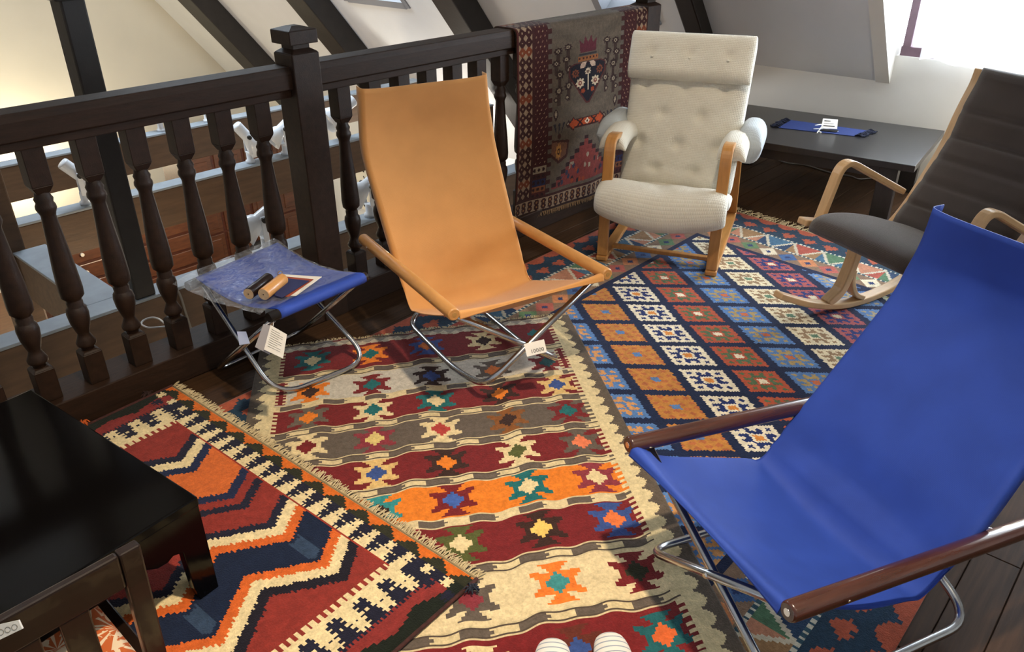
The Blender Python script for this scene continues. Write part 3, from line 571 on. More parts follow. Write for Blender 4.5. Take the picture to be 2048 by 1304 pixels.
    ros(cx-0.03, 0.47, 0.014, ORG); ros(cx+0.03, 0.47, 0.014, ORG); pl([(cx-0.045, 0.285), (cx-0.008, 0.28), (cx-0.02, 0.315), (cx-0.05, 0.32)], '#b59a86'); pl([(cx+0.045, 0.285), (cx+0.008, 0.28), (cx+0.02, 0.315), (cx+0.05, 0.32)], '#b59a86')
    pl([(cx-0.125, 0.625), (cx-0.085, 0.585), (cx-0.08, 0.60), (cx+0.08, 0.60), (cx+0.085, 0.585), (cx+0.125, 0.625), (cx+0.085, 0.665), (cx+0.08, 0.65), (cx-0.08, 0.65), (cx-0.085, 0.665)], '#3d1814')
    pl([(cx-0.115, 0.625), (cx-0.085, 0.597), (cx-0.08, 0.608), (cx+0.08, 0.608), (cx+0.085, 0.597), (cx+0.115, 0.625), (cx+0.085, 0.653), (cx+0.08, 0.642), (cx-0.08, 0.642), (cx-0.085, 0.653)], '#a4431c')
    for dx in (-0.045, 0.045): k.set((np.abs(np.abs(ax-dx)-np.abs(Y-0.625)) < 0.006) & (np.abs(Y-0.625) < 0.020), '#2a1214')
    k.set(np.abs(ax)+np.abs(Y-0.625) < 0.016, '#d0bfa4'); k.set(np.abs(ax)+np.abs(Y-0.625) < 0.008, '#3a1814')
    stp = np.round(np.abs(ax)/0.028)*0.028; k.set((Y > 0.70+stp*0.62) & (Y < 0.84), '#2b1618'); k.set((Y > 0.712+stp*0.62) & (Y < 0.84), '#722f2a')
    for q in range(60):
        px, py = random.uniform(-0.26, 0.26), random.uniform(0.76, 0.835); m = (np.hypot(ax-px, Y-py) < 0.008) & (Y > 0.72+stp*0.62); k.set(m, random.choice(['#2a1a20', '#8d7f6b', '#8a3a1c', '#2c2f45']))
    Y = Yr; X = Xr; ax = X-cx
    # side bands
    for dd in (X, Wd-X):
        k.set(dd < 0.245, '#3a1a18'); k.set((dd > 0.215) & (dd < 0.245) & teeth(Y, 0.045, 0.5), '#5a5249'); k.set((dd > 0.12) & (dd < 0.21), DR)
        k.set((dd > 0.125) & (dd < 0.205) & (np.abs(((dd*1.0+Y*0.7)/0.030) % 1.0-0.5) < 0.10) & teeth(Y, 0.022, 0.4), '#8a6f58')
        b = (dd > 0.12) & (dd < 0.21) & (Y > 0.66) & (Y < 0.86)
        for n, cc in enumerate(['#8d7f6b', '#3a1a18', '#222444', '#7a4a2c', '#4a1c1a', '#3a1a18']): k.set(b & (np.floor((Y-0.66)/0.034) == n), cc)
        k.set(b & (np.hypot(((dd+0.003) % 0.03)-0.015, ((Y-0.66) % 0.034)-0.017) < 0.009), '#2a1216')
        k.set((dd > 0.012) & (dd < 0.105), CRM)
        n = np.floor(Y/0.042).astype(int); yy = (Y % 0.042)-0.021
        for xc in (0.036, 0.081):
            rr = np.hypot(dd-xc, yy); an = np.arctan2(yy, dd-xc); m = (rr < 0.0222*(0.93+0.07*np.cos(4*an))) & (dd > 0.012) & (dd < 0.105)
            k.set(m, '#341312'); k.set(m & (n % 5 == 2), '#6f3318'); k.set(m & (rr < 0.004), CRM)
        k.set(dd < 0.012, '#4a1f1a')
    # bottom border
    bd = Hh-Y; k.set((bd < 0.075) & (bd > 0.012), CRM)
    m = (bd < 0.075) & (bd > 0.012); xx = (X % 0.046)-0.023; rr = np.minimum(np.hypot(xx, bd-0.030), np.hypot(xx, bd-0.056)); k.set(m & (rr < 0.0165), '#33120f'); k.set(m & (rr < 0.006), '#8a6038')
    k.set((bd > 0.075) & (bd < 0.088), '#3a1a18'); k.set(bd < 0.012, '#2c1512')
    t = thing('hanging_rug', 'dark red and grey oriental rug draped over the handrail', 'rug', (3.25, 2.5, RZT+0.10))
    def fn(x, y):
        sl = y/H*(s1)                      # stretched to the drape's length
        v = np.interp(sl, ln, vv); z = np.interp(sl, ln, zz); e = 0.004
        tv = np.interp(np.clip(sl+e, 0, s1), ln, vv)-np.interp(np.clip(sl-e, 0, s1), ln, vv); tz = np.interp(np.clip(sl+e, 0, s1), ln, zz)-np.interp(np.clip(sl-e, 0, s1), ln, zz)
        nrm = np.hypot(tv, tz)+1e-9; Nn = np.stack([np.zeros_like(v), tz/nrm, -tv/nrm], -1)
        fr = np.clip((sl-0.30)/0.9, 0, 1); wob = fr*(0.010*np.sin(x*8+1)+0.006*np.sin(x*19))-0.006*fr
        zz_ = z+fr*(-0.06*(x/Wd-0.35))*0.9
        return np.stack([U0+x-3.25, v-2.5+wob, zz_-(RZT+0.10)], -1), Nn
    k.im *= 0.80
    rug_mesh('pile', k, fn, t, thick=0.008)
    e = [fn(np.array([xx]), np.array([H]))[0][0] for xx in np.linspace(0, Wd, 12)]
    fringe(t, e, (0, -0.2, -1), 260, 0.022, mat('rug_fringe_tan', '#7d6244', 0.95), r=0.0018)
make_hanging()

# ------------------------------------------------------------------ sling chairs
def lerp(a, b, t): return np.array(a, float)*(1-t)+np.array(b, float)*t
def sling_chair(name, label, G, pose, cloth, armmat):
    px, py, yaw, rk = pose; t = thing(name, label, 'chair', (px, py, 0), yaw-PI/2)
    def R(q): return np.array([q[0], q[1]*math.cos(rk)-q[2]*math.sin(rk), q[1]*math.sin(rk)+q[2]*math.cos(rk)])
    w_, tw, kw, bw, fw = G['w'], G['tw'], G['kw'], G['bw'], G['fw']
    AF, AR, T, K, B = [np.array(G[n]) for n in ('AF', 'AR', 'T', 'K', 'B')]
    # cloth: down the back, across the seat, up to the front bar
    path = [T+(0.012, -0.004) if False else T, lerp(T, K, 0.45)+np.array((-0.004, 0)), lerp(T, K, 0.84), lerp(K, B, 0.09), lerp(K, B, 0.40)+np.array((0.004, -0.002)), lerp(K, B, 0.80)+np.array((0.006, 0.0)), B+np.array((0.010, 0.002)), B+np.array((0.075, 0.010)), lerp(B, AF, 0.48)+np.array((0, -0.018)), lerp(B, AF, 0.80)+np.array((0, -0.012)), AF+np.array((-0.012, 0.004)), AF+np.array((0.004, -0.018))]
    wid = [tw, tw+0.006, kw, kw, lerp(kw, bw, 0.4), bw+0.002, bw, bw+0.004, (bw+w_)/2, w_-0.02, w_-0.016, w_-0.016]
    sp = smooth_path([np.array((p[0], p[1], ww)) for p, ww in zip(path, wid)], 64); nU = 34
    def surf(i, j):
        q = sp[int(round(j*64))]; x = math.sin((i*2-1)*PI/2*0.86)/math.sin(PI/2*0.86); sj = j
        sag = (1-x*x); nb = 0.030 if sj < 0.45 else 0.038
        dy = -nb*sag*(1 if sj < 0.5 else 0.35)*min(1, sj*6+0.15)-0.040*max(0, abs(x)-0.94)/0.06*max(0, min(1, (0.50-sj)*12)); dz = -0.040*sag*max(0, min(1, (sj-0.42)*5))*max(0, min(1, (1.0-sj)*6))
        top = 0.010*abs(x)**6*(1-min(1, sj*12))
        xe = max(-1, min(1, x*(1+0.064*max(0, min(1, (0.62-sj)*8)))))
        return R((xe*q[2], q[0]+dy, q[1]+dz+top))
    MB().grid(surf, nU, 64).build('sling', cloth, t, solid=0.003, off=0.0)
    for s_ in (1, -1):
        kb = min(range(20, 45), key=lambda n: abs(sp[n][0]-B[0])+abs(sp[n][1]-B[1]))
        P = [R((s_*(sp[n][2]-0.019), sp[n][0]-0.020, sp[n][1]-0.006)) for n in range(1, kb-2, 2)]+[R((s_*(bw-0.018), B[0]-0.006, B[1]-0.010))]
        MB().tube(P, 0.008, 10).build('back_pole', STEEL, t)
        d = (R((s_*w_, *AF))-R((s_*w_, *AR))); d /= np.linalg.norm(d)
        a, f = R((s_*w_, *AR)), R((s_*w_, *AF)); r0 = 0.0205
        arm = MB().tube([a, a+d*0.003, a+d*0.006, f-d*0.006, f-d*0.003, f], [r0-0.004, r0-0.001, r0, r0, r0-0.001, r0-0.004], 20).build('armrest', armmat, t)
        MB().tube([f-d*0.001, f+d*0.0012], 0.0075, 14).build('end_screw', CHROME if armmat is ROSEWOOD else mat('screw_ring', '#a98048', 0.4), arm)
        for fr in (0.12, 0.83):
            q = a+(f-a)*fr; MB().tube([q+np.array((s_*0.0195, 0, 0)), q+np.array((s_*0.022, 0, 0))], 0.003, 8).build('side_screw', CHROME, arm)
    # two crossing tube frames, each from one arm to the rocker on the other side
    for s_ in (1, -1):
        FFx = np.array(G['FF'+('+' if s_ > 0 else '-')]); FRx = np.array(G['FR'])
        a1 = lerp((-s_*w_, *AF), (-s_*w_, *AR), 0.07)+np.array((0, 0, -0.015)); a2 = lerp((-s_*w_, *AF), (-s_*w_, *AR), 0.80)+np.array((0, 0, -0.015))
        ff = np.array((s_*fw, *FFx)); fr = np.array((s_*fw, *FRx)); mid = (ff+fr)/2
        off = 0.006*s_
        pts = [R(a1)+np.array((0, off, 0)), R(ff)+np.array((0, off, 0)), None, None, R(fr)+np.array((0, -off, 0)), R(a2)+np.array((0, -off, 0))]
        m1, m2 = lerp(pts[1], pts[4], 0.33), lerp(pts[1], pts[4], 0.70); m1[2] = 0.040; m2[2] = 0.037
        pts[2], pts[3] = m1, m2
        rk_ = fillet(pts, [0.075, 0.16, 0.16, 0.075], 8)
        MB().tube(rk_, 0.0105, 12).build('frame_tube', STEEL, t)
    aP, bP = lerp((w_, *AF), (w_, *AR), 0.07)+np.array((0, 0, -0.015)), np.array((-fw, *G['FF-'])); tt = aP[0]/(aP[0]-bP[0]); X = R(lerp(aP, bP, tt))
    MB().tube([X+np.array((0, -0.015, 0)), X+np.array((0, 0.020, 0))], 0.006, 10).build('pivot_bolt', CHROME, t)
    return t, R, X
GY = dict(w=.278, AF=(.302, .414), AR=(-.455, .403), tw=.242, T=(-.422, .937), kw=.255, K=(-.404, .721), bw=.242, B=(-.148, .246), fw=.150, FR=(-.40, .045))
GY['FF+'] = (.238, .096); GY['FF-'] = (.238, .096)
YT, YR, YX = sling_chair('sling_chair', 'mustard yellow canvas sling chair with pale wood arms before the railing', GY, (1.7718, 1.7006, -1.8837, 0.0184), YELLOWCLOTH, BEECH)
GB = dict(w=.267, AF=(.28, .362), AR=(-.476, .369), tw=.22, T=(-.43, .90), kw=.236, K=(-.422, .716), bw=.251, B=(-.149, .242), fw=.24, FR=(-.389, .070))
GB['FF+'] = (.177, .039); GB['FF-'] = (.177, .039)
BT, BR, BX = sling_chair('sling_chair', 'bright blue canvas sling chair with dark rosewood arms in the foreground', GB, (1.3919, 0.4462, 2.7271, 0.0884), BLUECLOTH, ROSEWOOD)
def card(name, label, cat, c, w, h, m, yaw, tilt=0.0, roll=0.0, txt=()):
    """a thin card standing at c; local x right, z up, facing local -y"""
    t = thing(name, label, cat, c, 0); t.rotation_euler = (tilt, roll, yaw)
    MB().box((-w/2, -0.0006, -h/2), (w/2, 0.0006, h/2)).build('card', m, t)
    for (s, size, x, z) in txt:
        text_mesh('print', s, size, INK, t, Matrix.Translation((x, -0.0012, z)) @ Matrix.Rotation(PI/2, 4, 'X'))
    return t
FACE = math.atan2(-CC[0]+1.65, 1.0)
M_ = YT.rotation_euler.to_matrix(); xw = Vector(YT.location)+M_ @ Vector(YX)
card('price_card', 'white price card clipped to the crossed legs of the yellow chair', 'price card', (xw.x-0.013, xw.y-0.055, xw.z+0.018), 0.066, 0.042, PAPER, math.radians(-44), math.radians(-32), math.radians(-13), [('10000', 0.018, 0.004, -0.009)])

# ------------------------------------------------------------------ blue stool with plastic cover
def make_stool():
    Z = 0.40; NL, NR, FL, FR = [at_z(*q, Z) for q in ((537, 636), (732, 553), (375, 573), (562, 492))]
    c = (NL+NR+FL+FR)/4; c[2] = 0; t = thing('folding_stool', 'blue canvas folding stool under clear plastic film beside the newel post', 'stool', c)
    q = lambda p: np.array(p)-c
    bl, br, fl, fr = q(NL), q(NR), q(FL), q(FR); d = (br-bl)/np.linalg.norm(br-bl); df = (fr-fl)/np.linalg.norm(fr-fl)
    for a, b in ((bl, br), (fl, fr)): MB().tube([a, b], 0.016, 16).build('end_bar', mat('ebony_bar', '#17110e', 0.35), t)
    i0 = 0.035
    A, B, Cc, D = bl+d*i0, br-d*0.012, fr-df*0.012, fl+df*i0
    def seat(i, j):
        if j < 0.15:   # hem wrapped round the near bar
            a = (0.15-j)/0.15*PI*1.15; p = lerp(A, B, i); n = np.cross(d, (0, 0, 1)); return p+n*math.sin(a)*0.0185*1+np.array((0, 0, 0.0185*math.cos(a)))
        k = (j-0.15)/0.85; p = lerp(lerp(A, B, i), lerp(D, Cc, i), k); return p+np.array((0, 0, 0.0185-0.035*math.sin(k*PI)))
    MB().grid(seat, 16, 30).build('seat_sling', BLUECLOTH, t, solid=0.003)
    film = bpy.data.materials.new('clear_film'); film.use_nodes = True; n_ = film.node_tree; n_.nodes.clear(); o = n_.nodes.new('ShaderNodeOutputMaterial')
    m1 = n_.nodes.new('ShaderNodeMixShader'); m2 = n_.nodes.new('ShaderNodeMixShader'); tr = n_.nodes.new('ShaderNodeBsdfTransparent'); g1 = n_.nodes.new('ShaderNodeBsdfGlossy'); g1.inputs['Roughness'].default_value = 0.25; df_ = n_.nodes.new('ShaderNodeBsdfDiffuse'); df_.inputs[0].default_value = (0.62, 0.64, 0.68, 1)
    nz = n_.nodes.new('ShaderNodeTexNoise'); nz.inputs['Scale'].default_value = 14; nz.inputs['Detail'].default_value = 4; nz.inputs['Distortion'].default_value = 1.5; mr = n_.nodes.new('ShaderNodeMapRange'); mr.inputs[1].default_value = 0.35; mr.inputs[2].default_value = 0.8; mr.inputs[3].default_value = 0.03; mr.inputs[4].default_value = 0.30
    bp = n_.nodes.new('ShaderNodeBump'); bp.inputs['Strength'].default_value = 0.6; bp.inputs['Distance'].default_value = 0.01
    L = n_.links; L.new(nz.outputs['Fac'], mr.inputs[0]); L.new(mr.outputs[0], m1.inputs[0]); L.new(tr.outputs[0], m1.inputs[1]); L.new(df_.outputs[0], m1.inputs[2]); m2.inputs[0].default_value = 0.10; L.new(nz.outputs['Fac'], bp.inputs['Height']); L.new(bp.outputs[0], g1.inputs['Normal'])
    L.new(m1.outputs[0], m2.inputs[1]); L.new(g1.outputs[0], m2.inputs[2]); L.new(m2.outputs[0], o.inputs[0])
    A2, B2, C2, D2 = bl-d*0.02, br-d*0.03, fr-df*0.01, fl-df*0.035
    def cover(i, j):
        p = lerp(lerp(A2, B2, i), lerp(D2, C2, i), j*1.04+0.02); e = min(1, i/0.12) if i < 0.12 else 1
        dz = 0.0275-0.033*math.sin(min(max(j*1.04+0.02, 0), 1)*PI)*e+0.0015*math.sin(i*23+j*9)+0.0015*math.sin(j*31+i*5)-(1-e)**2*0.022*(1-abs(j-0.5))
        return p+np.array((0, 0, dz))
    MB().grid(cover, 40, 34).build('plastic_film', film, t)
    # crossing tube frames
    g1 = [lerp(fl, fr, 0.14), q(at_z(553, 794, 0.030)), q(at_z(740, 720, 0.030)), lerp(fl, fr, 0.90)]; g1[0][2] -= 0.012; g1[3][2] -= 0.012
    MB().tube(fillet(g1, [0.10, 0.10], 8), 0.009, 12).build('frame_tube', STEEL, t)
    g2 = [lerp(bl, br, 0.04), q(at_z(430, 742, 0.0105)), q(at_z(430, 742, 0.0105))+np.array((0.37, 0, 0)), lerp(bl, br, 0.86)]; g2[2][2] += 0.012; g2[0][2] -= 0.012; g2[3][2] -= 0.012
    MB().tube(fillet(g2, [0.07, 0.07], 8), 0.009, 12).build('frame_tube', STEEL, t)
    return c, bl, br, fl, fr, d
SC_, s_bl, s_br, s_fl, s_fr, s_d = make_stool()
def at_depth(x, y, d): return CC + ray(x, y)*d
def depth_of(p): return float((np.array(p)-CC) @ CF)
def px_card(name, label, cat, px, d, m, thick=0.001, dd=None):
    """flat card with four corners seen at the given pixels, at its own depth"""
    dd = dd or [0, 0, 0, 0]; P = [at_depth(*q, d+e) for q, e in zip(px, dd)]; c = sum(P)/4
    n = np.cross(P[1]-P[0], P[3]-P[0]); n /= np.linalg.norm(n); n = n*thick/2
    t = thing(name, label, cat, c); g = MB().hexa([q-c-n for q in P]+[q-c+n for q in P]); o = g.build('card', m, t); return t, P, c
# tags on the stool
wNL = s_bl+SC_; dN = depth_of(wNL)
PRINTED = mat('printed_paper', '#e4e1da', 0.7)
t, P, c = px_card('hang_tag', 'white printed paper tag hanging from the corner of the blue stool', 'tag', [(541, 650), (574, 669), (566, 717), (528, 699)], dN-0.02, PRINTED)
for i in range(9):
    f = 0.12+0.085*i; a, b = lerp(P[0], P[3], f), lerp(P[1], P[2], f); a, b = lerp(a, b, 0.12), lerp(a, b, 0.80 if i % 3 else 0.6); k = (CC-c)/np.linalg.norm(CC-c)*0.0014
    MB().tube([a-c+k, b-c+k], 0.0005, 4).build('print_line', mat('grey_print', '#8c8a88', 0.8), t)
MB().tube([wNL+s_d*0.015-c+np.array((0, 0, -0.016)), lerp(P[0], P[1], 0.15)-c], 0.0008, 6).build('string', PAPER, t)
t, P, c = px_card('hang_tag', 'grey paper tag behind the white one on the blue stool', 'tag', [(527, 648), (545, 652), (540, 710), (510, 694)], dN-0.008, GREYPAPER)
MB().tube([wNL+s_d*0.012-c+np.array((0, 0, -0.016)), lerp(P[0], P[1], 0.3)-c], 0.0008, 6).build('string', PAPER, t)
t, P, c = px_card('price_sticker', 'small pale blue price sticker on the crossed legs of the stool', 'tag', [(474, 663), (492, 663), (500, 687), (479, 690)], dN+0.10, mat('pale_blue_paper', '#a9b6d6', 0.5))
# sample dowels and swatches lying on the stool
zt = 0.411
def dowel(label, a, b, r, m):
    A, B = at_z(*a, zt+r*0.9), at_z(*b, zt+r*0.9); c = (A+B)/2; t = thing('sample_dowel', label, 'wood sample', c); d = (B-A)/np.linalg.norm(B-A)
    MB().tube([A-c, A-c+d*0.002, B-c-d*0.002, B-c], [r-0.001, r, r, r-0.001], 24).build('dowel', m, t)
    MB().tube([A-c-d*0.0008, A-c+d*0.001], r*0.93, 24).build('end_grain', mat('end_grain', '#b59c7c', 0.6, noise=0.1, nscale=80), t); MB().tube([A-c-d*0.0014, A-c], 0.0022, 8).build('pin_hole', INK, t)
    return t, c, d, A
dowel('short dark brown wood sample cylinder on the blue stool', (497, 588), (538, 556), 0.0185, mat('dark_dowel', '#1d1310', 0.3))
t, c_, d_, A_ = dowel('short pale wood sample cylinder on the blue stool', (527, 589), (566, 558), 0.0195, BEECH)
B_ = at_z(560, 547, zt+0.035); MB().tube([B_-c_+np.array((0.008*math.cos(a), 0, 0.008*math.sin(a))) for a in np.linspace(0, 2*PI, 12)], 0.0012, 6).build('key_ring', mat('brass', '#b08d4a', 0.3, metal=1.0), t)
sw = thing('fabric_swatches', 'fan of white, rust and navy fabric swatches on the blue stool', 'fabric samples', at_z(590, 572, zt-0.002))
c = np.array(sw.location)
for i, (nm, cc, px) in enumerate((('swatch', '#d9d3c6', [(564, 549), (644, 554), (592, 592), (570, 592)]), ('swatch', '#8d3a1c', [(566, 553), (627, 559), (577, 594), (558, 592)]), ('swatch', '#1c2450', [(565, 556), (619, 562), (564, 596), (550, 591)]))):
    P = [at_z(*q, zt+0.001+0.003*i)-c for q in px]; n = np.array((0, 0, 0.0012)); MB().hexa([q for q in P]+[q+n for q in P]).build(nm, mat('swatch_%d' % i, cc, 0.85), sw)

# ------------------------------------------------------------------ padded cushions
def pad(path, width, thick, nseg=44, nring=26, dents=(), grooves=(), ex=2.6, endr=0.06, wob=0.0):
    """closed cushion along a path in the yz plane; dents: (s, x, depth, radius) on its upper side"""
    P = smooth_path([np.array(p, float) for p in path], nseg); m = len(P); L = np.concatenate([[0], np.cumsum([np.linalg.norm(P[i+1]-P[i]) for i in range(m-1)])]); tot = L[-1]
    dm = P[m//2+1]-P[m//2-1]; flip = 1 if (-dm[1]+0.9*dm[0]) > 0 else -1     # the upper or front side
    g = MB(); vs = []
    for i in range(m):
        d = P[min(i+1, m-1)]-P[max(i-1, 0)]; d /= np.linalg.norm(d); n = np.array([-d[1], d[0]])*flip
        s = L[i]/tot; th = thick(s) if callable(thick) else thick; wd = width(s) if callable(width) else width
        e = min(L[i], tot-L[i]); rr = min(endr, th/2); k = math.sqrt(max(0.0, 1-(1-min(1, e/rr))**2)) if e < rr else 1.0; k = max(k, 0.05)
        gk = 1-sum(dp*math.exp(-((L[i]-gs*tot)/0.010)**2) for gs, dp in grooves)
        ta = np.linspace(0, 2*PI, 721); rx = wd/2*np.abs(np.cos(ta))**(2/ex)*np.sign(np.cos(ta)); rh = th/2*np.abs(np.sin(ta))**(2/ex)*np.sign(np.sin(ta)); al = np.concatenate([[0], np.cumsum(np.hypot(np.diff(rx), np.diff(rh)))]); uu = np.arange(nring)/nring*al[-1]
        rx, rh = np.interp(uu, al, rx), np.interp(uu, al, rh)
        for j in range(nring):
            sa = rh[j]; x = rx[j]*(0.97+0.03*k); h = rh[j]*k*gk
            if sa > 0:
                for (ds, dx, dp, dr) in dents: h -= dp*math.exp(-(((L[i]-ds*tot)**2+(x-dx)**2)/dr**2))
            h += wob*math.sin(x*19+L[i]*13)*k
            q = P[i]+n*h; vs.append((x, q[0], q[1]))
    fs = [(i*nring+j, i*nring+(j+1) % nring, (i+1)*nring+(j+1) % nring, (i+1)*nring+j) for i in range(m-1) for j in range(nring)]
    fs += [tuple(reversed(range(nring))), tuple((m-1)*nring+j for j in range(nring))]
    o = g.add(vs, fs, True)
    for i in range(m):
        for j in range(nring): g.uv[o+i*nring+j] = (vs[i*nring+j][0]/0.6+0.5, L[i]/0.9)
    return g, P, tot
# ------------------------------------------------------------------ cream tufted armchair
def make_cream():
    yaw = math.radians(-158.4); t = thing('tufted_armchair', 'cream tufted armchair with honey bentwood frame beside the hanging rug', 'armchair', (2.892, 1.7265, 0.0115), yaw-PI/2)
    for s in (1, -1):
        x0, x1 = s*0.226, s*0.274
        MB().strip(fillet([(-0.80, 0.045), (-0.74, 0.012), (0.012, 0.012)], 0.05), x0, x1, 0.022).build('runner', HONEYWOOD, t, bevel=0.004)
        MB().strip(fillet([(0.0, 0.024), (-0.012, 0.30), (-0.035, 0.562), (-0.46, 0.515), (-0.60, 0.40), (-0.76, 0.035)], [0.2, 0.075, 0.15, 0.2], 8), x0, x1, 0.024, smooth=False).build('arm_frame', HONEYWOOD, t, bevel=0.005)
        MB().box((min(x0, x1)-0.002, -0.012, 0.0), (max(x0, x1)+0.002, 0.018, 0.024)).build('foot', HONEYWOOD, t, bevel=0.006)
        g, _, _ = pad([(-0.125, 0.500), (-0.18, 0.525), (-0.30, 0.530), (-0.44, 0.505)], lambda q: 0.125, 0.080, nseg=20, nring=20, ex=2.3, endr=0.05, wob=0.002)
        g.v = [(v[0]+s*0.262, v[1], v[2]-0.6*max(0, abs(v[0])-0.035)) for v in g.v]; ap = g.build('arm_pad', CREAMCLOTH, t)
        g, _, _ = pad([(-0.27, 0.485), (-0.38, 0.48), (-0.60, 0.47)], 0.12, 0.17, nseg=24, nring=28, ex=2.4, endr=0.07)
        g.v = [(v[0]+s*0.315, v[1], v[2]+0.025) for v in g.v]; g.build('side_flap', PALECLOTH, t)
    MB().box((-0.23, -0.125, 0.022), (0.23, -0.095, 0.040)).build('stretcher', HONEYWOOD, t, bevel=0.003); MB().box((-0.23, -0.70, 0.022), (0.23, -0.67, 0.040)).build('stretcher', HONEYWOOD, t, bevel=0.003)
    MB().strip([(-0.08, 0.235), (-0.40, 0.205), (-0.47, 0.30), (-0.62, 0.86)], -0.23, 0.23, 0.012).build('seat_frame', HONEYWOOD, t, bevel=0.003)
    g, _, _ = pad([(0.030, 0.215), (0.055, 0.262), (0.035, 0.306), (-0.035, 0.318), (-0.12, 0.285), (-0.22, 0.252), (-0.36, 0.245)], lambda q: 0.580-0.03*q, lambda q: 0.128 if q < 0.4 else 0.128-0.03*min(1, (q-0.4)*4), nseg=64, nring=72, dents=[(0.60, -0.10, 0.03, 0.03), (0.60, 0.10, 0.03, 0.03), (0.34, 0.02, 0.016, 0.035), (0.34, -0.12, 0.010, 0.03)], endr=0.064, wob=0.0025)
    g.v = [(v[0], v[1], v[2]+0.026*(abs(v[0])/0.28)**2*max(0, min(1, (v[1]+0.15)/0.10))-0.010*max(0, 1-abs(v[0])/0.2)*max(0, min(1, (v[1]+0.15)/0.10))) for v in g.v]
    g.build('seat_cushion', CREAMCLOTH, t)
    dn = [(0.12, x, 0.030, 0.026) for x in (-0.10, 0.08)]+[(0.30, x, 0.032, 0.026) for x in (-0.19, -0.01, 0.17)]+[(0.49, x, 0.026, 0.024) for x in (-0.10, 0.08)]+[(0.66, x, 0.022, 0.024) for x in (-0.19, -0.01, 0.17)]
    g, P, L = pad([(-0.335, 0.265), (-0.385, 0.35), (-0.43, 0.50), (-0.50, 0.72), (-0.565, 0.925)], lambda q: 0.53+0.03*q, 0.125, nseg=80, nring=96, dents=[(a, -b, c, d) for a, b, c, d in dn], endr=0.06, ex=3.4, wob=0.0015)
    # the front side is the +normal side
    bk = g.build('back_cushion', CREAMCLOTH, t)
    g, P, L = pad([(-0.432, 0.745), (-0.458, 0.83), (-0.500, 0.945)], 0.565, lambda q: 0.112-0.045*q, nseg=36, nring=80, dents=[(0.55, x, 0.014, 0.022) for x in (-0.17, 0.0, 0.17)], endr=0.055, ex=3.2, wob=0.0015)
    hp = g.build('head_pillow', CREAMCLOTH, t)
    for x in (-0.17, 0.0, 0.17): MB().lathe([(0.001, -0.003), (0.006, -0.002), (0.007, 0.001), (0.004, 0.004), (0.0005, 0.005)], (0, 0, 0), 10).build('button', CREAMCLOTH, hp).location = (x, -0.418, 0.848)
make_cream()
# ------------------------------------------------------------------ brown rocking chair
def make_rocker():
    yaw = math.radians(157.0); P = at_z(1690, 612); f = np.array((math.cos(yaw), math.sin(yaw), 0)); xl = np.array((math.sin(yaw), -math.cos(yaw), 0)); hw = 0.252; c = P-xl*0.268
    t = thing('rocking_chair', 'brown upholstered rocking chair with birch bentwood frame', 'rocking chair', (c[0], c[1], 0.0115), yaw-PI/2)
    spath = fillet([(0.345, 0.425), (0.12, 0.375), (-0.085, 0.275), (-0.20, 0.372), (-0.345, 0.615), (-0.385, 0.755), (-0.428, 0.855), (-0.436, 0.910)], [0.2, 0.06, 0.1, 0.1, 0.1, 0.06], 6)
    for s in (1, -1):
        x0, x1 = s*(hw-0.024), s*(hw+0.024)
        MB().strip(smooth_path([(0.40, 0.132), (0.22, 0.056), (0.03, 0.014), (-0.15, 0.022), (-0.30, 0.060), (-0.47, 0.135)], 30), x0, x1, 0.026).build('rocker', BENTWOOD, t, bevel=0.005)
        MB().strip(smooth_path([(0.135, 0.042), (0.075, 0.085), (0.046, 0.165), (0.032, 0.25), (0.045, 0.345)], 18), x0, x1, [0.03]*2+[0.036]*17, ).build('leg', BENTWOOD, t, bevel=0.005)
        MB().strip(smooth_path([(-0.06, 0.028), (-0.01, 0.055), (0.022, 0.11), (0.030, 0.17)], 10), x0, x1, 0.020).build('leg_brace', BENTWOOD, t, bevel=0.004)
        MB().strip(smooth_path([(-0.38, 0.098), (-0.30, 0.22), (-0.21, 0.34)], 10), x0, x1, 0.026).build('rear_leg', BENTWOOD, t, bevel=0.005)
        MB().strip(spath, x0, x1, 0.026).build('side_rail', BENTWOOD, t, bevel=0.005)
        a0, a1 = s*(hw+0.024), s*(hw+0.064)
        MB().strip(fillet([(0.215, 0.380), (0.148, 0.628), (-0.21, 0.448)], [0.075], 9), a0, a1, 0.024).build('armrest', BENTWOOD, t, bevel=0.005)
    for y, z in ((0.29, 0.405), (-0.10, 0.285), (-0.33, 0.59), (-0.432, 0.87)): MB().box((-hw, y-0.012, z-0.02), (hw, y+0.012, z+0.0)).build('cross_slat', BENTWOOD, t, bevel=0.003)
    g, _, _ = pad([(0.335, 0.395), (0.315, 0.425), (0.25, 0.432), (0.12, 0.408), (-0.02, 0.362), (-0.10, 0.335)], 0.46, lambda q: 0.072, nseg=44, nring=30, endr=0.045, ex=3.5, wob=0.001); g.build('seat_cushion', BROWNCLOTH, t)
    g, _, _ = pad([(-0.105, 0.350), (-0.185, 0.455), (-0.315, 0.655), (-0.352, 0.775), (-0.395, 0.870), (-0.402, 0.922)], 0.46, 0.075, nseg=110, nring=30, endr=0.04, ex=3.8, grooves=[(q, 0.30) for q in (0.15, 0.30, 0.45, 0.59, 0.745)]); g.build('back_cushion', BROWNCLOTH, t)
make_rocker()
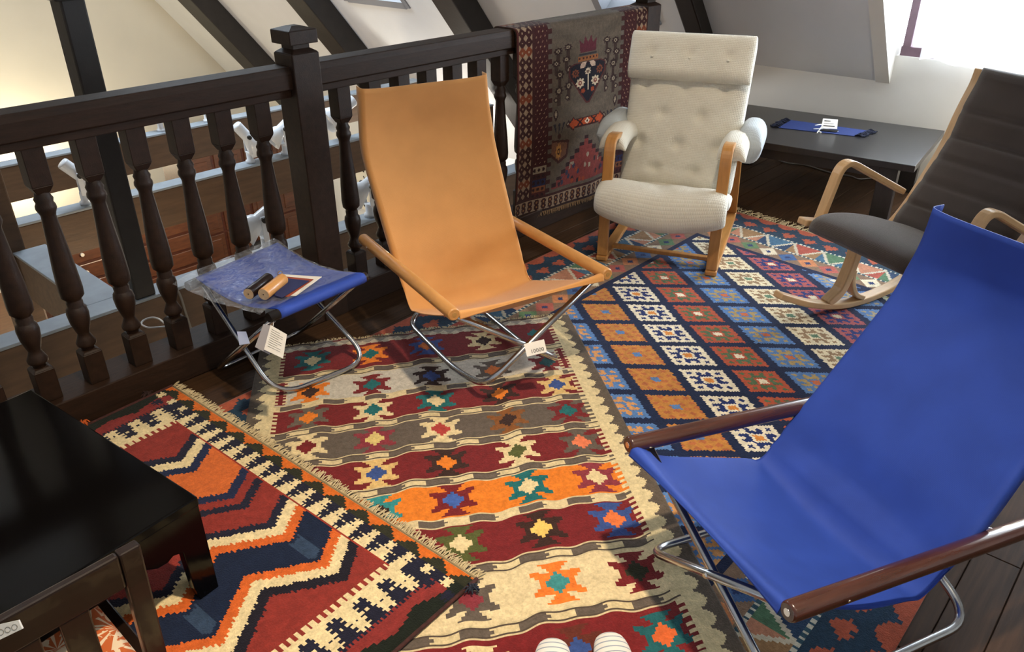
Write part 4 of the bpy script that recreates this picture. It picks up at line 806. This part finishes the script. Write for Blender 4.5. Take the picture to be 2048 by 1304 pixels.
# ------------------------------------------------------------------ black low table under the slope, with mat, card and cables
def make_far_table():
    A = np.array((4.075, 1.045)); e = np.array((-0.122, 0.9925)); g = np.array((0.9925, 0.122)); Ln, Dp, H = 1.20, 0.80, 0.35
    c = A+e*Ln/2+g*Dp/2; ang = math.atan2(e[1], e[0]); t = thing('low_table', 'wide black low table against the knee wall', 'table', (c[0], c[1], 0), ang)
    MB().box((-Ln/2, -Dp/2, H-0.035), (Ln/2, Dp/2, H)).build('table_top', BLACKTABLE, t, bevel=0.003)
    for sx in (-1, 1):
        for sy in (-1, 1): MB().box((sx*(Ln/2-0.12)-0.045, sy*(Dp/2-0.07)-0.035, 0), (sx*(Ln/2-0.12)+0.045, sy*(Dp/2-0.07)+0.035, H-0.035)).build('leg', BLACKTABLE, t, bevel=0.003)
    MB().box((-Ln/2+0.12, Dp/2-0.08, H-0.10), (Ln/2-0.12, Dp/2-0.06, H-0.035)).build('apron', BLACKTABLE, t); MB().box((-Ln/2+0.12, -Dp/2+0.06, H-0.09), (Ln/2-0.12, -Dp/2+0.08, H-0.035)).build('apron', BLACKTABLE, t)
    q = [at_z(*p, H) for p in ((1557, 256), (1582, 241), (1735, 262), (1708, 273))]; cm = sum(q)/4
    m = thing('table_mat', 'small blue cloth mat with navy tassels on the far black table', 'mat', cm)
    P = [p-cm for p in q]; n = np.array((0, 0, 0.003)); MB().hexa([p+n*0.1 for p in P]+[p+n for p in P]).build('cloth', mat('blue_mat', '#132a66', 0.8, noise=0.1, nscale=60), m)
    tm = mat('navy_fringe', '#10162c', 0.95, noise=0.3, nscale=80)
    for a, b, nm in ((P[0], P[1], 'tassels'), (P[3], P[2], 'tassels')):
        d = (P[0]-P[3]) if a is P[0] else (P[3]-P[0]); d = d/np.linalg.norm(d); g_ = MB()
        for i in range(9):
            s = lerp(a, b, (i+0.5)/9)
            for k in range(7):
                a_ = random.uniform(-1, 1); g_.tube([s+n, s+d*0.022+np.array((random.uniform(-.008, .008), random.uniform(-.008, .008), random.uniform(0.004, 0.014))), s+d*random.uniform(0.035, 0.05)+np.array((random.uniform(-.01, .01), random.uniform(-.01, .01), 0.003))], 0.0028, 4, cap=False)
        g_.build(nm, tm, m)['kind'] = 'stuff'
    # white brush mark printed on the mat
    g_ = MB()
    for st in ([(1630, 251), (1645, 249), (1658, 252)], [(1627, 258), (1650, 258), (1676, 263)], [(1645, 251), (1640, 258), (1634, 266)], [(1636, 262), (1642, 265)]):
        g_.tube([at_z(*p, H+0.0035)-cm for p in smooth_path([np.array(p, float) for p in st], 8)], 0.0035, 6)
    g_.build('brush_mark', PAPER, m)
    d = depth_of(at_z(1660, 264, H)); 
    t, Pc, cc = px_card('price_card', 'small white price card in a clear stand on the blue mat', 'price card', [(1646, 237), (1676, 239), (1674, 258), (1642, 256)], d-0.01, PAPER, thick=0.0015)
    for i, w_ in enumerate((0.5, 0.8, 0.9)):
        f = 0.22+0.26*i; a, b = lerp(Pc[0], Pc[3], f), lerp(Pc[1], Pc[2], f); a, b = lerp(a, b, 0.12), lerp(a, b, 0.12+0.8*w_); k = (CC-cc)/np.linalg.norm(CC-cc)*0.0016
        MB().tube([a-cc+k, b-cc+k], 0.0022 if i != 1 else 0.0012, 4).build('print_line', INK if i != 1 else GREYPAPER, t)
    MB().hexa([at_z(*p, H+0.004)-cc for p in ((1640, 261), (1674, 264), (1678, 260), (1646, 257))]+[at_z(*p, H+0.007)-cc for p in ((1640, 261), (1674, 264), (1678, 260), (1646, 257))]).build('stand', RUBBER, t)
make_far_table()
pts = smooth_path([at_z(*p, 0.006) for p in ((1553, 318), (1575, 326), (1610, 330), (1660, 345), (1700, 352), (1718, 358), (1745, 356))], 40); c = sum(pts)/len(pts)
o = MB().tube([p-c for p in pts], 0.0045, 8).build('power_cable', GREYCABLE); o.location = c; tag(o, 'pale grey cable trailing on the floor under the far black table', 'cable')

# ------------------------------------------------------------------ black lacquer low table, front left
def make_near_table():
    H = 0.313; A = np.array((0.553, 1.456)); e1 = np.array((-0.105, 0.9945)); e2 = np.array((-0.9945, -0.105)); Lv, Lu = 0.76, 1.05; zf = 0.0275
    t = thing('low_table', 'glossy black lacquer low table in the lower left corner', 'table', (A[0], A[1], zf), math.atan2(e1[1], e1[0]))
    # local x along e1 (away), local y along e2 (left)
    h = H-zf
    MB().box((0, 0, h-0.026), (Lv, Lu, h)).build('table_top', BLACKLAC, t, bevel=0.004)
    def side(n): # apron with scalloped lower edge, with two legs, as a board in (s, z)
        return [(0, 0), (0.05, 0), (0.058, 0.04), (0.062, 0.160), (0.085, 0.168), (0.10, 0.160), (0.125, 0.162), (0.15, 0.178), (0.165, 0.170), (n-0.165, 0.170), (n-0.15, 0.178), (n-0.125, 0.162), (n-0.10, 0.160), (n-0.085, 0.168), (n-0.062, 0.160), (n-0.058, 0.04), (n-0.05, 0), (n, 0), (n, h-0.026), (0, h-0.026)]
    for off, L, ax in ((0.006, Lu, 'y'), (Lv-0.030, Lu, 'y'), (0.006, Lv-0.060, 'x'), (Lu-0.030, Lv-0.060, 'x')):
        poly = [(q[0]+(0.03 if ax == 'x' else 0), q[1]) for q in side(L)]; M = Matrix(((0, 0, 1, off), (1, 0, 0, 0), (0, 1, 0, 0), (0, 0, 0, 1))) if ax == 'y' else Matrix(((1, 0, 0, 0), (0, 0, 1, off), (0, 1, 0, 0), (0, 0, 0, 1)))
        MB().prism(poly, 0, 0.024, M).build('leg_apron', BLACKLAC, t, bevel=0.002)
make_near_table()
# ------------------------------------------------------------------ legless chair with slatted back, cushion
ZUR, ZUL, ZV = 0.350, -0.13, 1.252
def make_zaisu():
    c = np.array(((ZUR+ZUL)/2, 1.38, 0.0275)); t = thing('legless_chair', 'dark wooden legless floor chair with slatted back, bottom left', 'chair', c)
    q = lambda u, v, z: (u-c[0], v-c[1], z-c[2])
    top, bot = 0.452, 0.075; vt, vb = ZV, ZV+0.045
    def board(u0, u1, z0, z1, th):
        f = lambda z: vb+(vt-vb)*(z-bot)/(top-bot)
        return MB().hexa([q(u0, f(z0)-th/2, z0), q(u1, f(z0)-th/2, z0), q(u1, f(z0)+th/2, z0), q(u0, f(z0)+th/2, z0), q(u0, f(z1)-th/2, z1), q(u1, f(z1)-th/2, z1), q(u1, f(z1)+th/2, z1), q(u0, f(z1)+th/2, z1)])
    for u0, u1 in ((ZUR-0.040, ZUR), (ZUL, ZUL+0.040)): board(u0, u1, 0.0285, top, 0.024).build('stile', ZAISUWOOD, t, bevel=0.004)
    board(ZUL+0.040, ZUR-0.040, top-0.088, top-0.001, 0.020).build('top_rail', ZAISUWOOD, t, bevel=0.005)
    board(ZUL+0.040, ZUR-0.040, 0.035, 0.085, 0.020).build('lower_rail', ZAISUWOOD, t, bevel=0.004)
    for u in (0.215, 0.130, 0.045, -0.040): board(u-0.026, u+0.026, 0.085, top-0.088, 0.014).build('slat', ZAISUWOOD, t, bevel=0.003)
    MB().box(q(ZUL, ZV+0.055, 0.0285), q(ZUR, ZV+0.42, 0.046)).build('seat_board', ZAISUWOOD, t, bevel=0.004)
    # patterned floor cushion
    m = bpy.data.materials.new('orange_floral_cloth'); m.use_nodes = True; N = m.node_tree.nodes; L = m.node_tree.links; b = N['Principled BSDF']; b.inputs['Roughness'].default_value = 0.8
    tc = N.new('ShaderNodeTexCoord'); vo = N.new('ShaderNodeTexVoronoi'); vo.inputs['Scale'].default_value = 11; L.new(tc.outputs['Object'], vo.inputs['Vector'])
    sb = N.new('ShaderNodeVectorMath'); sb.operation = 'SUBTRACT'; L.new(tc.outputs['Object'], sb.inputs[0]); L.new(vo.outputs['Position'], sb.inputs[1]); sx = N.new('ShaderNodeSeparateXYZ'); L.new(sb.outputs[0], sx.inputs[0])
    an = N.new('ShaderNodeMath'); an.operation = 'ARCTAN2'; L.new(sx.outputs[0], an.inputs[0]); L.new(sx.outputs[1], an.inputs[1]); mu = N.new('ShaderNodeMath'); mu.operation = 'MULTIPLY'; mu.inputs[1].default_value = 11; L.new(an.outputs[0], mu.inputs[0]); sn = N.new('ShaderNodeMath'); sn.operation = 'SINE'; L.new(mu.outputs[0], sn.inputs[0])
    g1 = N.new('ShaderNodeMath'); g1.operation = 'GREATER_THAN'; g1.inputs[1].default_value = 0.55; L.new(sn.outputs[0], g1.inputs[0])
    nz = N.new('ShaderNodeTexNoise'); nz.inputs['Scale'].default_value = 26; nz.inputs['Distortion'].default_value = 1.0; L.new(tc.outputs['Object'], nz.inputs['Vector']); g2 = N.new('ShaderNodeMath'); g2.operation = 'GREATER_THAN'; g2.inputs[1].default_value = 0.58; L.new(nz.outputs['Fac'], g2.inputs[0])
    mxm = N.new('ShaderNodeMath'); mxm.operation = 'MAXIMUM'; L.new(g1.outputs[0], mxm.inputs[0]); L.new(g2.outputs[0], mxm.inputs[1])
    mix = N.new('ShaderNodeMix'); mix.data_type = 'RGBA'; mix.inputs['A'].default_value = (*lin('#b5561f'), 1); mix.inputs['B'].default_value = (*lin('#d8c0a0'), 1); L.new(mxm.outputs[0], mix.inputs['Factor']); L.new(mix.outputs['Result'], b.inputs['Base Color'])
    g, _, _ = pad([(-0.19, 0), (0.0, 0), (0.19, 0)], 0.42, 0.05, nseg=26, nring=28, endr=0.03, ex=4)
    o = g.build('floor_cushion', m); o.location = (c[0], ZV+0.26, 0.046+0.0265); tag(o, 'orange and white floral cushion on the legless chair', 'cushion')
    # pale embossed plate hung on the back
    d = depth_of((0.05, ZV, 0.44)); t2, P, cc = px_card('embossed_plate', 'pale grey embossed plate at the lower left edge, on the chair back', 'plate', [(-14, 1252), (38, 1240), (46, 1257), (-10, 1284)], d-0.02, mat('pewter', '#b9b9b6', 0.4, noise=0.1, nscale=60), thick=0.004)
    k = (CC-cc)/np.linalg.norm(CC-cc)*0.0026
    for fx in (0.25, 0.50, 0.75):
        q0 = lerp(lerp(P[0], P[1], fx), lerp(P[3], P[2], fx), 0.55)-cc+k; ux = (P[1]-P[0])/np.linalg.norm(P[1]-P[0]); uy = (P[3]-P[0])/np.linalg.norm(P[3]-P[0])
        MB().tube([q0+0.0045*(math.cos(a)*ux+math.sin(a)*uy) for a in np.linspace(0, 2*PI, 14)], 0.0007, 5).build('embossed_ring', mat('pewter_dark', '#77766f', 0.5), t2)
make_zaisu()

# ------------------------------------------------------------------ the photographer's feet in striped socks
def make_feet():
    m = bpy.data.materials.new('striped_sock'); m.use_nodes = True; N = m.node_tree.nodes; L = m.node_tree.links; b = N['Principled BSDF']; b.inputs['Roughness'].default_value = 0.95; b.inputs['Sheen Weight'].default_value = 0.2
    uv = N.new('ShaderNodeUVMap'); sx = N.new('ShaderNodeSeparateXYZ'); L.new(uv.outputs[0], sx.inputs[0]); fr = N.new('ShaderNodeMath'); fr.operation = 'FRACT'; mu = N.new('ShaderNodeMath'); mu.operation = 'MULTIPLY'; mu.inputs[1].default_value = 27.0; L.new(sx.outputs[1], mu.inputs[0]); L.new(mu.outputs[0], fr.inputs[0])
    lt = N.new('ShaderNodeMath'); lt.operation = 'LESS_THAN'; lt.inputs[1].default_value = 0.22; L.new(fr.outputs[0], lt.inputs[0])
    mix = N.new('ShaderNodeMix'); mix.data_type = 'RGBA'; mix.inputs['A'].default_value = (*lin('#dcd9d2'), 1); mix.inputs['B'].default_value = (*lin('#8b97a6'), 1); L.new(lt.outputs[0], mix.inputs['Factor']); L.new(mix.outputs['Result'], b.inputs['Base Color'])
    t = thing('person', 'two feet in white socks with thin grey-blue stripes at the bottom edge', 'person', (0.93, 0.66, 0.018))
    for sgn, tip in ((-1, at_z(1106, 1279, 0.045)), (1, at_z(1217, 1267, 0.045))):
        ang = math.radians(AZ+(-3 if sgn < 0 else 3)); fw = np.array((math.cos(ang), math.sin(ang), 0)); sd = np.array((math.sin(ang), -math.cos(ang), 0))
        o3 = np.array((0.93, 0.66, 0.018)); base = np.array((tip[0], tip[1], 0.018))+fw*0.002
        # each ring spans from an instep point to a sole or heel point: (top s, top z), (bottom s, bottom z), half width
        st = [((0.000, 0.028), (0.000, 0.012), 0.010), ((0.005, 0.038), (0.003, 0.004), 0.026), ((0.020, 0.047), (0.018, 0.001), 0.036), ((0.055, 0.054), (0.060, 0.0), 0.044), ((0.095, 0.062), (0.110, 0.0), 0.046), ((0.130, 0.076), (0.160, 0.0), 0.043), ((0.152, 0.094), (0.205, 0.0), 0.040), ((0.163, 0.114), (0.236, 0.010), 0.038), ((0.170, 0.138), (0.246, 0.050), 0.036), ((0.176, 0.165), (0.247, 0.100), 0.035), ((0.186, 0.198), (0.258, 0.165), 0.037)]
        vs = []; nr = 20; uvs = []; run = 0.0; pc = None
        for (tp, bt, hw_) in st:
            T_, B_2 = base-fw*tp[0]+np.array((0, 0, tp[1])), base-fw*bt[0]+np.array((0, 0, bt[1])); cn = (T_+B_2)/2; ax2 = (T_-B_2)/2
            run += 0.0 if pc is None else np.linalg.norm(T_-pc); pc = T_
            for j in range(nr):
                th = 2*PI*j/nr; vs.append(cn+sd*hw_*math.cos(th)+ax2*math.sin(th)-o3); uvs.append((j/nr, run*2.3))
        m_ = len(vs)//nr; fs = [(i*nr+j, i*nr+(j+1) % nr, (i+1)*nr+(j+1) % nr, (i+1)*nr+j) for i in range(m_-1) for j in range(nr)]+[tuple(reversed(range(nr))), tuple((m_-1)*nr+j for j in range(nr))]
        g = MB(); g.add(vs, fs, True); g.uv = {i: u for i, u in enumerate(uvs)}; g.build('sock', m, t, sub=1)
make_feet()

# ------------------------------------------------------------------ sheer curtain
cm = bpy.data.materials.new('sheer_curtain'); cm.use_nodes = True; n_ = cm.node_tree; n_.nodes.clear(); o = n_.nodes.new('ShaderNodeOutputMaterial'); m1 = n_.nodes.new('ShaderNodeMixShader'); m1.inputs[0].default_value = 0.55; m2 = n_.nodes.new('ShaderNodeMixShader'); m2.inputs[0].default_value = 0.5
tr = n_.nodes.new('ShaderNodeBsdfTransparent'); tl = n_.nodes.new('ShaderNodeBsdfTranslucent'); df = n_.nodes.new('ShaderNodeBsdfDiffuse'); tl.inputs[0].default_value = df.inputs[0].default_value = (0.92, 0.93, 0.95, 1)
n_.links.new(tr.outputs[0], m1.inputs[1]); n_.links.new(tl.outputs[0], m2.inputs[1]); n_.links.new(df.outputs[0], m2.inputs[2]); n_.links.new(m2.outputs[0], m1.inputs[2]); n_.links.new(m1.outputs[0], o.inputs[0])
t = thing('sheer_curtain', 'sheer white curtain hanging in the bright dormer window', 'curtain', (4.86, 0.1, 0.72))
MB().grid(lambda i, j: (0.018*math.sin(i*88)+0.006*math.sin(i*41), 1.26-i*2.60, -0.015+0.012*math.sin(i*60)+j*1.15), 160, 6).build('fabric', cm, t)
MB().tube([(0.0, 1.40, 1.15), (0.0, -1.38, 1.15)], 0.008, 8).build('rod', mat('curtain_rod', '#c9c9c9', 0.3, metal=1.0), t)

# ------------------------------------------------------------------ hall below: spotlights, furniture
LITBULB = mat('lit_bulb', '#fff3d8', 0.4, emit=12.0)
def spot(label, px, v, aim, tilt, lit=False, k=1.0):
    p = at_z(*px, -0.10); t = thing('spotlight', label, 'spotlight', (p[0], v, -0.10), math.radians(aim), 'white spotlights on the beams'); t.scale = (k, k, k)
    MB().lathe([(0.032, 0.0), (0.032, 0.02), (0.022, 0.022), (0.022, 0.075), (0.018, 0.078)], n=16).build('base', WHITEENAMEL, t)
    MB().box((-0.044, -0.014, 0.07), (-0.037, 0.014, 0.20)).box((0.037, -0.014, 0.07), (0.044, 0.014, 0.20)).box((-0.044, -0.014, 0.066), (0.044, 0.014, 0.076)).build('bracket', WHITEENAMEL, t, bevel=0.002)
    g = MB().lathe([(0.004, -0.105), (0.032, -0.103), (0.036, -0.095), (0.036, 0.02), (0.044, 0.03), (0.082, 0.125), (0.077, 0.125), (0.042, 0.03), (0.030, 0.02)], n=24); R = Matrix.Rotation(tilt, 4, 'X'); g.v = [tuple(R @ Vector(q)+Vector((0, 0, 0.185))) for q in g.v]
    hd = g.build('lamp_head', WHITEENAMEL, t)
    g = MB().lathe([(0.001, 0.045), (0.034, 0.05), (0.046, 0.075), (0.038, 0.098), (0.001, 0.105)], n=16); g.v = [tuple(R @ Vector(q)+Vector((0, 0, 0.185))) for q in g.v]; g.build('bulb', LITBULB if lit else mat('frosted_bulb', '#d8dee6', 0.3), hd)
    for s in (1, -1): MB().tube([(s*0.042, 0, 0.185), (s*0.062, 0, 0.185)], 0.014, 12).build('knob', RUBBER, t)
    return t
spot('lit white spotlight on the middle beam behind the left balusters', (172, 408), 4.89, 78, math.radians(140), lit=True)
spot('white spotlight on the middle beam pointing right, left of its twin', (503, 326), 4.89, 80, math.radians(145))
spot('white spotlight on the middle beam just left of the newel post', (575, 309), 4.89, -100, math.radians(125))
spot('white spotlight on the middle beam right of the newel post', (697, 281), 4.89, -95, math.radians(115), k=1.2)
spot('white spotlight on the nearest beam behind the blue stool', (533, 502), 3.46, -105, math.radians(120))
spot('white spotlight on the nearest beam beside the yellow chair', (752, 437), 3.46, -95, math.radians(115))
spot('white spotlight on the farthest beam, its shade under the handrail', (314, 259), 6.16, 60, math.radians(120))
spot('lit white spotlight on the farthest beam below the handrail', (405, 240), 6.16, 60, math.radians(120), lit=True)
def cupboard(name, label, cat, u0, u1, v0, v1, z0, z1, cols, rows, drawers, group=None):
    t = thing(name, label, cat, ((u0+u1)/2, (v0+v1)/2, z0), 0, group); hu, hv, h = (u1-u0)/2, (v1-v0)/2, z1-z0
    MB().box((-hu, -hv+0.02, 0), (hu, hv, h-0.04)).build('body', CHESTDARK, t, bevel=0.006); MB().box((-hu-0.02, -hv-0.005, h-0.04), (hu+0.02, hv+0.01, h)).build('top', CHESTWOOD, t, bevel=0.006)
    w = 2*hu/cols; rh = (h-0.12)/rows
    for i in range(cols):
        for j in range(rows):
            x0, x1, za, zb = -hu+i*w+0.02, -hu+(i+1)*w-0.02, 0.07+j*rh+0.012, 0.07+(j+1)*rh-0.012
            if drawers:
                d = MB().box((x0, -hv-0.004, za), (x1, -hv+0.02, zb)).build('drawer', CHESTWOOD, t, bevel=0.008)
                MB().tube([((x0+x1)/2, -hv-0.004, (za+zb)/2), ((x0+x1)/2, -hv-0.03, (za+zb)/2)], 0.018, 8).build('knob', mat('bone_knob', '#cfc6b4', 0.4), d)
            else:
                d = MB().box((x0, -hv+0.002, za), (x1, -hv+0.02, zb)).build('door', CHESTWOOD, t, bevel=0.004)
                MB().box((x0+0.05, -hv-0.010, za+0.05), (x1-0.05, -hv+0.003, zb-0.05)).build('panel', CHESTWOOD, d, bevel=0.012)
cupboard('chest_of_drawers', 'brown wooden chest of drawers with pale knobs in the hall below', 'chest of drawers', 2.10, 3.74, 8.0, 8.5, -2.9, -1.45, 2, 7, True)
cupboard('panelled_cupboard', 'tall brown panelled cupboard right of the chest of drawers', 'cupboard', 3.80, 5.30, 8.25, 8.7, -2.9, -0.95, 4, 4, False)
k = Weave(3.6, 2.4, 0.04, '#6e2415'); X, Y = k.X, k.Y
for per, cc in ((0.4, '#a8431f'), (0.23, '#2b1512')): k.set((np.abs((X % per)/per-0.5)+np.abs((Y % per)/per-0.5) < 0.28), cc)
k.set((np.minimum(np.minimum(X, 3.6-X), np.minimum(Y, 2.4-Y)) < 0.2), '#4a150e'); k.set((np.minimum(np.minimum(X, 3.6-X), np.minimum(Y, 2.4-Y)) < 0.06), '#b08a5a')
t = thing('hall_rug', 'red patterned rug on the floor of the hall below', 'rug', (3.0, 6.0, -2.9)); rug_mesh('pile', k, flat_map((-1.8, -1.2), (1, 0), (0, 1), 0.012), t, thick=0.008)
light('hall_floor_spot', 'SPOT', (2.2, 5.2, -0.5), 90, (1.0, 0.85, 0.62), (2.3, 4.6, -2.9), spot_size=math.radians(60), spot_blend=0.5, shadow_soft_size=0.05)
def hall_chair():
    p = at_v(583, 470, 7.6); t = thing('hall_armchair', 'brown wooden armchair with dark curved back seen left of the newel post', 'chair', (p[0]-0.1, 7.65, -2.9), math.radians(30))
    MB().box((-0.3, -0.28, 0.36), (0.3, 0.28, 0.46)).build('seat', mat('chair_brown', '#7a4a22', 0.5, noise=0.2), t, bevel=0.02)
    MB().tube(smooth_path([np.array(q) for q in ((-0.32, -0.25, 0.66), (-0.33, 0.1, 0.72), (-0.2, 0.30, 0.80), (0, 0.34, 0.84), (0.2, 0.30, 0.80), (0.33, 0.1, 0.72), (0.32, -0.25, 0.66))], 30), 0.04, 10).build('backrest', RUBBER, t)
    for x in (-0.27, 0.27):
        for y in (-0.24, 0.24): MB().box((x-0.025, y-0.025, 0), (x+0.025, y+0.025, 0.70 if y > 0 or True else 0.4)).build('leg', RUBBER, t)
hall_chair()
# ink drawing hung on the white wall of the hall
uw = slope_u(-1.0)-0.03; c = at_u(733, 362, uw); t = thing('ink_drawing', 'white sheet with black brush strokes on the hall wall beside the yellow chair', 'drawing', c)
MB().box((-0.004, -0.42, -0.42), (0.004, 0.42, 0.42)).build('sheet', mat('drawing_paper', '#efe6cf', 0.8), t)
g = MB(); rr = random.Random(3)
for i in range(26):
    y, z = rr.uniform(-0.05, 0.36), rr.uniform(-0.3, 0.36); g.tube(smooth_path([np.array((-0.006, y, z)), np.array((-0.006, y+rr.uniform(-.06, .06), z-0.04)), np.array((-0.006, y+rr.uniform(-.05, .05), z-0.09))], 6), 0.008, 5)
for r in (0.11, 0.135): g.tube([np.array((-0.006, -0.12+r*math.cos(a), -0.12+r*1.1*math.sin(a))) for a in np.linspace(-0.3, 3.6, 16)], 0.014, 5)
g.build('brush_strokes', INK, t)
# white cable loop lying on the bottom rail, grey cable on the nearest beam
pts = smooth_path([at_z(*p, 0.111) for p in ((334, 653), (318, 654), (296, 655), (283, 648), (288, 640), (304, 635), (318, 638), (328, 646))], 40); c = sum(pts)/len(pts)
o = MB().tube([p-c for p in pts], 0.0035, 8).build('white_cable', WHITECABLE); o.location = c; tag(o, 'loop of white cable lying on the bottom rail between balusters', 'cable')

pts = [np.array(p) for p in ((1.42, 3.39, -0.095), (1.43, 3.385, -0.14), (1.44, 3.39, -0.24), (1.45, 3.392, -0.35))]; c = sum(pts)/len(pts)
o = MB().tube(smooth_path([p-c for p in pts], 16), 0.006, 8).build('grey_cable', GREYCABLE); o.location = c; tag(o, 'short grey cable running down the nearest beam beside the black pillar', 'cable')
